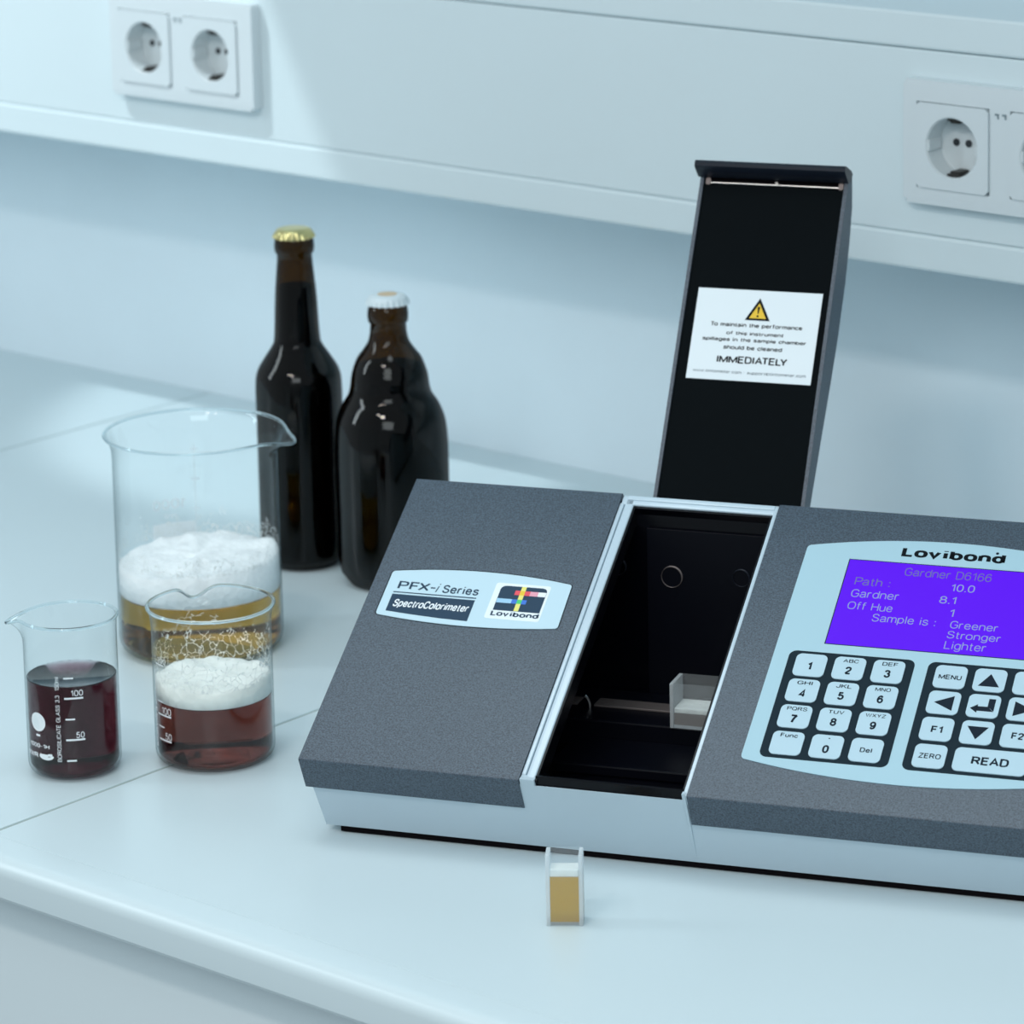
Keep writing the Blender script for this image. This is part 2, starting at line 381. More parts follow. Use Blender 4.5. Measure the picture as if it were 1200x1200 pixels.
_g('0', 4.2, C((2.1, 0), (0.5, 0.9), (0, 3.5), (0.5, 6.1), (2.1, 7), (3.7, 6.1), (4.2, 3.5), (3.7, 0.9), (2.1, 0)))
_g('1', 2.6, Ln((0.2, 5.2), (2.2, 6.8), (2.2, 0)))
_g('2', 4.3, C((0.1, 5.1), (0.7, 6.5), (2.2, 7), (3.7, 6.4), (4.1, 5.1), (3.4, 3.6), (1.4, 1.8), (0.1, 0)), Ln((0.1, 0), (4.3, 0)))
_g('3', 4.3, C((0.2, 5.4), (0.8, 6.6), (2.1, 7), (3.6, 6.5), (4.0, 5.3), (3.4, 4.2), (2.0, 3.8)), C((2.0, 3.8), (3.7, 3.3), (4.3, 2.0), (3.7, 0.5), (2.1, 0), (0.6, 0.5), (0, 1.8)))
_g('4', 4.7, Ln((3.5, 0), (3.5, 7), (0, 2.0), (4.7, 2.0)))
_g('5', 4.3, Ln((3.9, 7), (0.8, 7), (0.3, 3.4)), C((0.3, 3.4), (1.2, 4.2), (2.3, 4.4), (3.7, 3.8), (4.3, 2.3), (3.7, 0.6), (2.1, 0), (0.6, 0.5), (0, 1.7)))
_g('6', 4.3, C((4.0, 5.6), (3.4, 6.7), (2.3, 7), (0.7, 6.0), (0, 3.2), (0.6, 0.8), (2.2, 0), (3.7, 0.6), (4.3, 2.2), (3.7, 3.8), (2.3, 4.4), (0.8, 3.7), (0.1, 2.4)))
_g('7', 4.4, Ln((0, 7), (4.3, 7)), C((4.3, 7), (2.8, 4.8), (1.9, 2.4), (1.5, 0)))
_g('8', 4.4, C((2.2, 3.8), (0.8, 4.3), (0.3, 5.4), (0.9, 6.6), (2.2, 7), (3.5, 6.6), (4.1, 5.4), (3.6, 4.3), (2.2, 3.8)), C((2.2, 3.8), (0.6, 3.2), (0, 1.9), (0.7, 0.5), (2.2, 0), (3.7, 0.5), (4.4, 1.9), (3.8, 3.2), (2.2, 3.8)))
_g('9', 4.3, C((0.3, 1.4), (0.9, 0.3), (2.0, 0), (3.6, 1.0), (4.3, 3.8), (3.7, 6.2), (2.1, 7), (0.6, 6.4), (0, 4.8), (0.6, 3.2), (2.0, 2.6), (3.5, 3.3), (4.2, 4.6)))
_b = [(3.9, 2.5), (3.4, 4.4), (2.0, 5), (0.6, 4.3), (0.0, 2.5), (0.6, 0.7), (2.0, 0), (3.4, 0.6), (3.9, 2.5)]
_g('a', 3.9, C((0.3, 3.8), (0.9, 4.8), (2.0, 5), (3.2, 4.7), (3.6, 3.6)), Ln((3.6, 3.7), (3.6, 0.6), (4.1, 0)), C((3.6, 2.9), (2.0, 2.7), (0.4, 2.2), (0, 1.3), (0.5, 0.3), (1.6, 0), (2.9, 0.5), (3.6, 1.6)))
_g('b', 4.1, Ln((0, 0), (0, 7)), C(*[(4.1-x, y) for x, y in _b]))
_g('c', 3.7, C((3.7, 3.5), (3.1, 4.7), (2.0, 5), (0.5, 4.3), (0, 2.5), (0.5, 0.7), (2.0, 0), (3.1, 0.3), (3.7, 1.6)))
_g('d', 4.1, Ln((4.1, 0), (4.1, 7)), C(*_b))
_g('e', 4.0, Ln((0.1, 2.6), (4.0, 2.6)), C((4.0, 2.6), (3.4, 4.4), (2.0, 5), (0.6, 4.4), (0, 2.5), (0.6, 0.6), (2.1, 0), (3.3, 0.3), (3.9, 1.3)))
_g('f', 2.4, C((2.5, 6.9), (1.6, 7), (1.0, 6.4), (0.9, 5.4)), Ln((0.9, 5.6), (0.9, 0)), Ln((0, 4.8), (2.3, 4.8)))
_g('g', 4.0, C(*_b), Ln((4.0, 5), (4.0, 0)), C((4.0, 0), (3.5, -1.5), (2.0, -2), (0.7, -1.6), (0.2, -0.9)))
_g('h', 3.8, Ln((0, 0), (0, 7)), C((0, 3.4), (0.7, 4.7), (2.0, 5), (3.3, 4.6), (3.8, 3.3)), Ln((3.8, 3.4), (3.8, 0)))
_g('i', 0.4, Ln((0.2, 0), (0.2, 5)), Ln((0.2, 6.3), (0.2, 7.1)))
_g('k', 3.8, Ln((0, 0), (0, 7)), Ln((3.6, 5), (0, 1.8)), Ln((1.3, 3), (3.8, 0)))
_g('l', 0.4, Ln((0.2, 0), (0.2, 7)))
_g('m', 6.2, Ln((0, 0), (0, 5)), C((0, 3.4), (0.6, 4.7), (1.7, 5), (2.8, 4.6), (3.1, 3.4)), Ln((3.1, 3.5), (3.1, 0)), C((3.1, 3.4), (3.8, 4.7), (4.8, 5), (5.9, 4.6), (6.2, 3.4)), Ln((6.2, 3.5), (6.2, 0)))
_g('n', 3.8, Ln((0, 0), (0, 5)), C((0, 3.4), (0.7, 4.7), (2.0, 5), (3.3, 4.6), (3.8, 3.3)), Ln((3.8, 3.4), (3.8, 0)))
_g('o', 4.2, _o(4.2, 5))
_g('p', 4.1, Ln((0, -2), (0, 5)), C(*[(4.1-x, y) for x, y in _b]))
_g('r', 2.4, Ln((0, 0), (0, 5)), C((0, 3.0), (0.6, 4.5), (1.5, 4.9), (2.4, 4.8)))
_g('s', 3.7, C((3.5, 3.8), (2.9, 4.8), (1.8, 5), (0.6, 4.6), (0.2, 3.7), (0.8, 2.9), (1.9, 2.6), (3.2, 2.2), (3.7, 1.3), (3.0, 0.3), (1.8, 0), (0.6, 0.3), (0, 1.3)))
_g('t', 2.3, Ln((0.9, 6.5), (0.9, 1.2)), C((0.9, 1.2), (1.1, 0.3), (1.7, 0), (2.3, 0.1)), Ln((0, 4.8), (2.2, 4.8)))
_g('u', 3.8, Ln((3.8, 0), (3.8, 5)), C((3.8, 1.7), (3.1, 0.4), (1.8, 0), (0.5, 0.4), (0, 1.7)), Ln((0, 1.6), (0, 5)))
_g('v', 4.0, Ln((0, 5), (2.0, 0), (4.0, 5)))
_g('w', 5.8, Ln((0, 5), (1.5, 0), (2.9, 4.8), (4.3, 0), (5.8, 5)))
_g('.', 0.6, Ln((0.3, -0.3), (0.3, 0.6)))
_g(':', 0.6, Ln((0.3, 0.0), (0.3, 0.9)), Ln((0.3, 3.9), (0.3, 4.8)))
_g('-', 2.6, Ln((0.2, 2.8), (2.4, 2.8)))
_g('+', 4.0, Ln((0, 3), (4, 3)), Ln((2, 1), (2, 5)))
_g('•', 1.4, Ln((0.7, 2.4), (0.7, 3.8)))
_g('@', 6.0, _o(6.0, 6.4, -0.6), _o(2.6, 2.8, 1.2))
def _curve(pts, n=4):
    out = []
    for i in range(len(pts)-1):
        closed = pts[0] == pts[-1]
        p0 = pts[i-1] if i > 0 else (pts[-2] if closed else pts[0]); p1, p2 = pts[i], pts[i+1]
        p3 = pts[i+2] if i+2 < len(pts) else (pts[1] if closed else pts[-1])
        for k in range(n):
            t = k/n
            out.append(tuple(0.5*(2*b+(-a+c_)*t+(2*a-5*b+4*c_-d)*t*t+(-a+3*b-3*c_+d)*t**3) for a, b, c_, d in zip(p0, p1, p2, p3)))
    out.append(pts[-1]); return out
def text_raw(s, bold):
    """returns vertices and faces of the drawn words; bold = stroke width in grid units"""
    V, F = [], []; x = 0; h = bold/2; gap = bold+(0.75 if bold < 1.4 else 0.42)
    for ic, ch in enumerate(s):
        adv, st = _G[ch]; x += _K.get(s[ic-1:ic+1], 0) if ic else 0
        for kind, pts in st:
            pts = [(px+x, py) for px, py in (_curve(pts) if kind == 'c' else pts)]
            closed = pts[0] == pts[-1]; m = len(pts); base = len(V)
            for i, (px, py) in enumerate(pts):
                a = pts[i-1] if i > 0 else (pts[-2] if closed else None)
                b = pts[i+1] if i < m-1 else (pts[1] if closed else None)
                d1 = d2 = None
                if a: d1 = Vector((px-a[0], py-a[1])).normalized()
                if b: d2 = Vector((b[0]-px, b[1]-py)).normalized()
                if d1 is None: d1 = d2
                if d2 is None: d2 = d1
                t = (d1+d2); t = t.normalized() if t.length > 0.3 else d1
                n_ = Vector((-t.y, t.x)); q = min(1.9, 1/max(0.4, n_.dot(Vector((-d1.y, d1.x)))))
                V.append((px+n_.x*h*q, py+n_.y*h*q)); V.append((px-n_.x*h*q, py-n_.y*h*q))
            for i in range(m-1): F.append((base+2*i, base+2*i+1, base+2*i+3, base+2*i+2))
        x += adv+gap if ch != ' ' else adv
    return V, F
def text(bm, s, fn, x0, x1, y0, y1, bold=0.01, shear=0.0, sub=False):
    """letters of s stretched to the rectangle, placed by fn(x, y)"""
    V, F = text_raw(s, 0.70+bold*26)
    ax, bx = min(v[0] for v in V), max(v[0] for v in V); ay, by = min(v[1] for v in V), max(v[1] for v in V)
    vs = []
    for x, y in V:
        fx = (x-ax)/(bx-ax); fy = (y-ay)/(by-ay)
        vs.append(bm.verts.new(fn(x0+fx*(x1-x0)+shear*fy*(y1-y0), y0+fy*(y1-y0))))
    for f in F:
        try: bm.faces.new([vs[i] for i in f])
        except ValueError: pass
def flat(bm, pts, fn):
    bm.faces.new([bm.verts.new(fn(a, b)) for a, b in pts])
def label_obj(name, items, m, parent):
    bm = bmesh.new()
    for it in items: it(bm)
    return link(name, bm, m, parent)

# ------------------------------------------------------------------ setting
YF, YB, YT, XJ = 1.28195, 2.0615, 1.9190, (-1.5228, -2.1461)
YE = 1.2570
bm = bmesh.new(); box(bm, -5, 2, YB, YB+0.1, -0.9, 1.9); tag(link('wall_back', bm, 'wall'), kind='structure')
bm = bmesh.new(); box(bm, -5, 2, -1.5, YB, -0.95, -0.9); tag(link('floor', bm, 'floor'), kind='structure')
# cable trunking along the wall
tr = empty('trim_1', (0, YT, 0.230)); tag(tr, kind='structure')
def tbox(name, z0, z1, y0, m='trunk', bev=0.0008, x0=-3.6, x1=0.6):
    bm = bmesh.new(); box(bm, x0, x1, y0, YB-YT-0.0005, z0, z1, bev); return link(name, bm, m, tr)
tbox('bottom_strip', 0.0, 0.0237, -0.0012, bev=0.0022)
fpan = tbox('front_panel', 0.0240, 0.1430, 0.0)
tbox('top_strip', 0.1437, 0.1672, -0.0004, bev=0.002)
bpan = tbox('backing', 0.002, 0.165, 0.0022, 'groove', 0)
bm = bmesh.new()
for x_ in (-1.3463, -2.0826):
    for k in range(2): cyl(bm, (x_+0.03795+0.071*k, -0.02, 0.3417-0.0275-0.230), (x_+0.03795+0.071*k, 0.06, 0.3417-0.0275-0.230), 0.0225, n=40)
bm2 = bm.copy(); cut(fpan, bm); cut(bpan, bm2)
# unseen cabinet added above the picture to shade the right of the trunking
wc = empty('added_shade_cabinet', (-1.32, 1.86, 0.86)); tag(wc, 'added white cabinet, unseen above the picture, put there to shade the cable trunking', 'cabinet')
bm = bmesh.new(); box(bm, -0.86, 1.0, -0.23, 0.2, 0.0, 0.65, 0.002); link('carcass', bm, 'cabinet', wc)
for i in range(3):
    bm = bmesh.new(); box(bm, -0.858+0.62*i, -0.858+0.62*i+0.614, -0.25, -0.231, 0.002, 0.648, 0.002); d = link('door', bm, 'cabinet', wc)
    bm = bmesh.new(); cyl(bm, (-0.858+0.62*i+0.56, -0.265, 0.05), (-0.858+0.62*i+0.56, -0.265, 0.17), 0.005); link('handle', bm, 'steel', d)

# laboratory worktop
ct = empty('lab_worktop', (-1.5, 1.65, -0.024))
tag(ct, 'long white laboratory worktop with rounded front edge along the wall', 'worktop')
OX, OY, OZ = ct.location
xs = [-3.4, XJ[1], XJ[0], -0.8995, 0.9]
for a, b in zip(xs, xs[1:]):
    bm = bmesh.new(); box(bm, a+0.0012-OX, b-0.0012-OX, YF+0.0003-OY, YB-0.0003-OY, 0.0002, 0.024, 0.0004)
    link('worktop_slab', bm, 'worktop', ct)
for x in xs[1:-1]:
    bm = bmesh.new(); box(bm, x-0.0012-OX, x+0.0012-OX, YF-OY, YB-0.0005-OY, 0.001, 0.0234); link('joint_filler', bm, 'grout', ct)
bm = bmesh.new()
pr = [(YF-0.0003-OY, 0.0), (YE+0.0025-OY, 0.0), (YE-OY, 0.0028), (YE-OY, 0.0150)]
for k in range(1, 7):
    t = radians(15*k); pr.append((YE+0.009-0.009*cos(t)-OY, 0.0150+0.0091*sin(t)))
pr += [(YF-0.0003-OY, 0.0241)]
extr(bm, pr, lambda a, b, d: (d, a, b), xs[0]-OX, xs[-1]-OX)
link('front_edge_strip', bm, 'edge', ct, True, 28)
bm = bmesh.new(); box(bm, xs[0]-OX, xs[-1]-OX, YF-0.0003-OY, YF+0.0003-OY, 0.001, 0.0228); link('seam_filler', bm, 'grout', ct)
# base cabinet under the worktop
bc = empty('base_cabinet', (-1.5, 1.65, -0.9)); tag(bc, 'white base cabinet with drawer fronts under the worktop', 'cabinet')
bm = bmesh.new(); box(bm, -1.9, 2.4, -0.345, 0.41, 0.0, 0.8755); link('carcass', bm, 'cabinet', bc)
for i in range(-3, 4):
    x0 = -0.02+0.6*i
    bm = bmesh.new(); box(bm, x0-0.297, x0+0.297, -0.364, -0.346, 0.55, 0.8735, 0.002); link('drawer', bm, 'cabinet', bc)
    bm = bmesh.new(); box(bm, x0-0.297, x0+0.297, -0.364, -0.346, 0.08, 0.545, 0.002); link('door', bm, 'cabinet', bc)

# ------------------------------------------------------------------ double sockets
def socket(x, label):
    z0 = 0.2758
    r = empty('double_socket', (x, YT, z0)); tag(r, label, 'power socket', 'double wall sockets in the trunking')
    H = 0.0800; Wd = 0.152; dep = 0.0095
    bm = bmesh.new(); extr(bm, rrect(0, Wd, 0, H, 0.003), lambda a, b, d: (a, -d, b), 0.0002, dep)
    es = [e for e in bm.edges if all(abs(v.co.y+dep) < 1e-6 for v in e.verts)]
    bmesh.ops.bevel(bm, geom=es, offset=0.0022, segments=3, affect='EDGES', profile=0.5)
    cf = link('cover_frame', bm, 'socket', r, True, 35)
    bm = bmesh.new()
    for k in range(2):
        cx = 0.0105+0.02745+0.071*k; cz = 0.3417-z0-0.0275; h = 0.0279; box(bm, cx-h, cx+h, -0.03, 0.03, cz-h, cz+h)
    cut(cf, bm)
    for k in range(2):
        cx = 0.0105+0.02745+0.071*k; cz = 0.3417-z0-0.0275; h = 0.02745
        bm = bmesh.new(); box(bm, cx-h-0.0004, cx+h+0.0004, -dep+0.0035, -dep+0.0045, cz-h-0.0004, cz+h+0.0004)
        g = link('gap_line', bm, 'groove', r)
        bm = bmesh.new(); cyl(bm, (cx, -0.03, cz), (cx, 0.03, cz), 0.0205, n=40); cut(g, bm)
        # insert plate with a round opening, cup and floor
        bm = bmesh.new(); n = 64; R = 0.0198; yo = -dep-0.0014
        outer, inner, back, sq2 = [], [], [], []
        for i in range(n):
            t = 2*pi*(i+0.5)/n; c, s = cos(t), sin(t); m_ = max(abs(c), abs(s))
            outer.append(bm.verts.new((cx+h*c/m_, yo, cz+h*s/m_))); sq2.append(bm.verts.new((cx+h*c/m_, -dep+0.0036, cz+h*s/m_)))
            inner.append(bm.verts.new((cx+R*c, yo, cz+R*s))); 
        for i in range(n):
            j = (i+1) % n
            bm.faces.new((outer[i], outer[j], inner[j], inner[i])); bm.faces.new((outer[i], outer[j], sq2[j], sq2[i]))
        ins = link('socket_insert', bm, 'socket', r, True, 30)
        bm = bmesh.new()
        prof = [(R, 0.0), (R-0.0008, 0.0010), (R-0.001, 0.0155), (0, 0.0155)]
        lathe(bm, prof, 48)
        for v in bm.verts:
            x_, y_, z_ = v.co; v.co = (cx+x_, yo+z_, cz+y_)
        link('cup', bm, 'cup', ins, True, 35)
        for sx in (-0.0064, 0.0030):
            bm = bmesh.new(); cyl(bm, (cx+sx, yo+0.0147, cz+0.0012), (cx+sx, yo+0.0153, cz+0.0012), 0.0024, n=16)
            link('contact_hole', bm, 'darkhole', ins)
        for s in (1, -1):
            bm = bmesh.new(); box(bm, cx-0.0035, cx+0.0035, yo+0.0035, yo+0.0150, cz+s*0.0165-0.0012, cz+s*0.0165+0.0012, 0.0006)
            box(bm, cx-0.0050, cx+0.0050, yo+0.0022, yo+0.0046, cz+s*0.0178-0.0009, cz+s*0.0178+0.0009, 0.0005)
            link('earth_clip', bm, 'clip', ins)
        for s in (1, -1):
            bm = bmesh.new(); box(bm, cx+s*0.0185-0.0012, cx+s*0.0185+0.0012, yo+0.0006, yo+0.0145, cz-0.0035, cz+0.0035, 0.0004); link('guide_rib', bm, 'cup', ins)
    bm = bmesh.new()
    for dx in (-0.0045, 0.001): box(bm, 0.0745+dx, 0.0745+dx+0.0028, -dep-0.0005, -dep+0.001, 0.0625, 0.0638); box(bm, 0.0745+dx+0.0018, 0.0745+dx+0.0028, -dep-0.0005, -dep+0.001, 0.0605, 0.0630)
    link('latch_mark', bm, 'groove', r)
socket(-1.3463, 'white double power socket in the trunking right of the open lid')
socket(-2.0826, 'white double power socket in the trunking at upper left, above the bottles')

# ------------------------------------------------------------------ colorimeter
D_, Z1, Z2 = 0.19083, 0.0494, 0.15677
L_ = hypot(D_, Z2-Z1); CS, SN = D_/L_, (Z2-Z1)/L_
W1, W2, W3 = 0.1272, 0.2213, 0.436
inst = empty('spectral_colorimeter', (-1.3724, 1.3741, 0), 0.38011)
tag(inst, 'grey desktop colour measuring instrument with raised lid, keypad and lit purple display', 'instrument')
def S(u, s, n=0.0): return (u, s*CS-n*SN, Z1+s*SN+n*CS)
def mm(u, s, n=0.0): return S(u/1000, s/1000, n/1000)
def onslope(n): return lambda a, b: mm(a, b, n)
# side profile (v, z) inset under the covers
def prof_in(n):
    a = S(0, 0, n); 
    return a
def fr(z):  # front plane: v at height z
    return (Z1-z)*0.0094/0.0191
top_f = S(0, 0.0015, -0.0028); top_r = S(0, L_-0.001, -0.0028)
def body_prof(zb=0.004):
    return [(fr(zb)+0.0008, zb), (top_f[1]+0.0008, top_f[2]), (top_r[1], top_r[2]), (0.207, 0.100), (0.200, zb)]
bm = bmesh.new()
e = lambda a, b, d: (d, a, b)
extr(bm, body_prof(), e, 0.0016, 0.098)
for v in bm.verts:
    if v.co.z < 0.01 and v.co.x < 0.01: v.co.x += 0.0042
extr(bm, body_prof(), e, W2-0.0012, W3-0.002)
# deck plate over the hidden part of the chamber, left of its opening
P0, P1, P2, P3 = S(0, 0.0015, -0.0028), S(0, L_-0.001, -0.0028), S(0, L_-0.004, -0.0100), S(0, 0.006, -0.0100)
extr(bm, [(p[1], p[2]) for p in (P0, P1, P2, P3)], e, 0.0975, W1+0.0005)
# front wall and rear wall
for u0, u1, zt in ((0.0975, W1+0.0006, Z1-0.003), (W1+0.0004, 0.1358, Z1+0.0005), (0.1355, 0.2186, 0.0462), (0.2184, W2-0.0010, Z1+0.0008)):
    extr(bm, [(fr(0.004)+0.0008, 0.004), (fr(zt)+0.0008 if zt < Z1 else 0.0006, zt), (fr(zt)+(0.004 if zt > 0.048 else 0.0016), zt+0.0005 if zt > 0.048 else zt), (fr(0.004)+0.003, 0.004)], e, u0, u1)
extr(bm, [(0.192, 0.004), (0.192, 0.1545), (0.194, 0.1545), (0.207, 0.100), (0.200, 0.004)], e, 0.0975, W2)
extr(bm, [(0.026, 0.0042), (0.026, 0.020), (0.195, 0.020), (0.195, 0.0042)], e, 0.0975, W2)
link('housing', bm, 'body', inst)
# rails beside the opening
bm = bmesh.new()
def srect(bm, u0, u1, s0, s1, n0, n1, bev=0):
    q = bmesh.new()
    vs = [q.verts.new(mm(u, s, n)) for u in (u0, u1) for s in (s0, s1) for n in (n0, n1)]
    for f in [(0, 1, 3, 2), (4, 6, 7, 5), (0, 4, 5, 1), (2, 3, 7, 6), (0, 2, 6, 4), (1, 5, 7, 3)]: q.faces.new([vs[i] for i in f])
    bmesh.ops.recalc_face_normals(q, faces=q.faces[:])
    if bev: bmesh.ops.bevel(q, geom=q.edges[:], offset=bev/1000, segments=3, affect='EDGES', profile=0.5)
    me = bpy.data.meshes.new('tmp'); q.to_mesh(me); q.free(); bm.from_mesh(me); bpy.data.meshes.remove(me)
srect(bm, 127.4, 129.9, 5, 212, -9, -0.8, 0.6)
srect(bm, 130.3, 135.6, 1, 217, -9, -1.0, 0.9)
srect(bm, 127.4, 131, 1, 5.2, -8, -1.0, 0.5)
link('side_rail', bm, 'rail', inst, True, 40)
bm = bmesh.new(); srect(bm, 218.9, 221.1, 1, 217, -9, -0.6, 0.4); link('side_rail', bm, 'rail', inst, True, 40)
bm = bmesh.new(); srect(bm, 128, 221, 211.2, 217.8, -9, -1.0, 0.5); srect(bm, 131, 219, 214.5, 217.8, -9, -0.3, 0.4); link('rear_rail', bm, 'rail', inst, True, 40)
bm = bmesh.new(); srect(bm, 129.8, 130.4, 5, 211, -9, -3.0); link('rail_groove', bm, 'groove', inst)
# chamber lining
bm = bmesh.new()
srect(bm, 135.6, 137.0, 2, 211, -12, -1.5, 0.4)
srect(bm, 217.4, 218.9, 2, 211, -20, -1.5, 0.4)
srect(bm, 135.6, 218.9, 209.6, 211.4, -20, -2.0, 0.4)
def vb(x0, x1, y0, y1, z0, z1, bev=0): box(bm, x0/1000, x1/1000, y0/1000, y1/1000, z0/1000, z1/1000, bev/1000)
vb(135.6, 218.9, 4.0, 6.4, 45.2, 51.2, 0.4)      # front lip
vb(98.2, 218.9, 17, 19, 20.3, 45)                # front wall inside
extr(bm, [(0.018, 0.0205), (0.018, 0.0480), (0.186, 0.1430), (0.189, 0.0205)], e, 0.0982, 0.0995)
vb(98.2, 221, 24, 191, 20.2, 24)
extr(bm, [(0.186, 0.020), (0.186, 0.1520), (0.1885, 0.1530), (0.191, 0.020)], e, 0.0983, 0.2190)
extr(bm, [(0.018, 0.0205), (0.018, 0.0505), (0.186, 0.1485), (0.189, 0.0205)], e, 0.2178, 0.2189)
ll = [S(0, 0.010, -0.0102), S(0, L_-0.005, -0.0102), S(0, L_-0.005, -0.0112), S(0, 0.010, -0.0112)]
extr(bm, [(p[1], p[2]) for p in ll], e, 0.0983, 0.1360)
link('chamber_liner', bm, 'liner', inst)
bm = bmesh.new(); vb(102, 217.2, 129, 183, 24.2, 40.0, 0.8); vb(117, 217.2, 84, 129, 24.2, 30.0, 0.8); link('cell_platform', bm, 'block', inst)
bm = bmesh.new(); vb(143.5, 216.8, 183.6, 185.8, 30, 139, 0.3); link('rear_plate', bm, 'block', inst)
bm = bmesh.new(); vb(120.5, 216.5, 150.8, 163.2, 40.1, 41.4, 0.3); vb(102, 110.5, 150.8, 163.2, 40.1, 41.0, 0.3); link('cell_guide_bar', bm, 'barmetal', inst)
bm = bmesh.new()
for k in range(8):
    a0, a1 = k*0.16, (k+1)*0.16
    cyl(bm, (0.1145+0.004*cos(a0), 0.150, 0.0401+0.0065*sin(a0)), (0.1145+0.004*cos(a1), 0.150, 0.0401+0.0065*sin(a1)), 0.0008, n=8)
link('peg_highlight', bm, 'steel', inst)  # steel arc drawn as the curved highlight on a dark peg
for (u, z) in ((125, 114), (158.5, 111), (200, 113.5)):
    bm = bmesh.new()
    R0 = 0.0062 if u == 158.5 else 0.005
    n = 32
    rr = []
    span = 2*pi
    for i in range(n):
        t = 2*pi*i/n; row = []
        for k in range(6):
            s = 2*pi*k/6; rad = R0+(0.00015+0.0005*max(0, cos(t-0.9)))*cos(s); row.append(bm.verts.new((u/1000+rad*cos(t), (183.2 if u != 125 else 185.6)/1000+0.0006*sin(s), z/1000+rad*sin(t))))  # thicker at upper right, so a crescent highlight is shaped into the ring
        rr.append(row)
    for i in range(n):
        for k in range(6): bm.faces.new((rr[i][k], rr[(i+1) % n][k], rr[(i+1) % n][(k+1) % 6], rr[i][(k+1) % 6]))
    link('port_ring_glint', bm, 'barmetal' if u == 158.5 else 'lip', inst, True)
# covers
def cover(name, u0, u1):
    th = 0.0026
    fo = [(fr(0.0303), 0.0303), (0.0, Z1), (D_, Z2), (D_+0.010, Z2-0.014)]
    a = S(0, 0.0016, -th); b = S(0, L_-0.0012, -th)
    fi = [(D_+0.0075, Z2-0.0145), (b[1], b[2]), (a[1]+0.0004, a[2]), (fr(0.0303)+th, 0.0303)]
    bm = bmesh.new()
    extr(bm, fo+fi, e, u0, u1)
    # far side skirts
    es = [ed for ed in bm.edges if all((abs(v.co.y) < 1e-6 and abs(v.co.z-Z1) < 1e-6) or (abs(v.co.y-D_) < 1e-6 and abs(v.co.z-Z2) < 1e-6) for v in ed.verts) and abs(ed.verts[0].co.x-ed.verts[1].co.x) > 0.01]
    bmesh.ops.bevel(bm, geom=es, offset=0.0009, segments=3, affect='EDGES', profile=0.5)
    sk = [(fr(0.0303), 0.0303), (0.0008, Z1-0.001), (D_-0.001, Z2-0.0015), (D_+0.009, Z2-0.014), (0.03, 0.0303)]
    return bm, sk
bm, sk = cover('c', 0.0, W1); extr(bm, sk, e, 0.0003, 0.0024); lc = link('left_cover', bm, 'cover', inst, True, 25); lc['label'] = 'dark grey speckled cover with oval badge'
bm, sk = cover('c', W2, W3); extr(bm, sk, e, W3-0.0024, W3-0.0003); rc = link('right_cover', bm, 'cover', inst, True, 25); rc['label'] = 'dark grey speckled cover around the keypad panel'
bm = bmesh.new(); box(bm, 0.014, W3-0.014, 0.0242, 0.190, 0.0006, 0.0039); link('gap_shadow_plate', bm, 'rubber', inst)  # black plate stands in for the shadow in the gap under the housing
for u, v in ((0.03, 0.04), (W3-0.03, 0.04), (0.03, 0.175), (W3-0.03, 0.175)):
    bm = bmesh.new(); cyl(bm, (u, v, 0.0), (u, v, 0.0012), 0.009, n=24); link('rubber_foot', bm, 'rubber', inst)

# badge on the left cover
def bowed(x0, x1, x2, x3, yb, yt, bb, bt, r, n=14):
    """four-cornered plate with bowed top and bottom: bottom x0..x1, top x3..x2"""
    P = []
    for k in range(n+1):
        f = k/n; P.append((x0+r+(x1-x0-2*r)*f, yb-bb*4*f*(1-f)))
    for k in range(1, 4): t = radians(-90+22.5*k); P.append((x1-r+r*cos(t), yb+r+r*sin(t)))
    P.append((x1, yb+r)); P.append((x2, yt-r))
    for k in range(1, 4): t = radians(22.5*k); P.append((x2-r+r*cos(t), yt-r+r*sin(t)))
    for k in range(n+1):
        f = k/n; P.append((x2-r-(x2-x3-2*r)*f, yt+bt*4*f*(1-f)))
    for k in range(1, 4): t = radians(90+22.5*k); P.append((x3+r+r*cos(t), yt-r+r*sin(t)))
    P.append((x3, yt-r)); P.append((x0, yb+r))
    for k in range(1, 4): t = radians(180+22.5*k); P.append((x0+r+r*cos(t), yb+r+r*sin(t)))
    return P
def plate(bm, pts, n0, n1): extr(bm, pts, lambda a, b, d: mm(a, b, d), n0, n1)
bm = bmesh.new(); plate(bm, bowed(8.6, 118.6, 118.0, 8.6, 109.6, 144.6, 3.9, 4.6, 2.2), 0.02, 0.12); link('badge_recess', bm, 'inkblack', inst)
bm = bmesh.new(); plate(bm, bowed(9.4, 118.2, 117.6, 9.4, 109.7, 143.9, 3.6, 4.4, 2.0), 0.05, 0.5); badge = link('badge', bm, 'badge', inst)
N = onslope(0.56)
label_obj('lettering', [lambda b: text(b, 'PFX', N, 16.0, 35.0, 130.2, 136.2, 0.024), lambda b: text(b, '-', N, 35.8, 38.6, 132.3, 133.3, 0.01), lambda b: text(b, 'i', N, 39.2, 39.9, 129.9, 136.4, -0.005, 0.2), lambda b: text(b, 'Series', N, 43.2, 65.0, 129.6, 135.9, 0.024)], 'navy', badge)
bm = bmesh.new(); plate(bm, [(14.7, 127.2), (64.8, 127.2), (64.8, 128.0), (14.7, 128.0)], 0.5, 0.56); link('rule_line', bm, 'navy', badge)
bm = bmesh.new(); plate(bm, [(14.6, 112.9), (30, 111.5), (48, 110.3), (64.6, 109.8), (64.6, 126.0), (14.6, 126.0)], 0.5, 0.57); link('name_bar', bm, 'navy', badge)
label_obj('lettering', [lambda b: text(b, 'SpectroColorimeter', onslope(0.63), 17.2, 62.2, 115.6, 122.2, 0.028, 0.12)], 'white', badge)
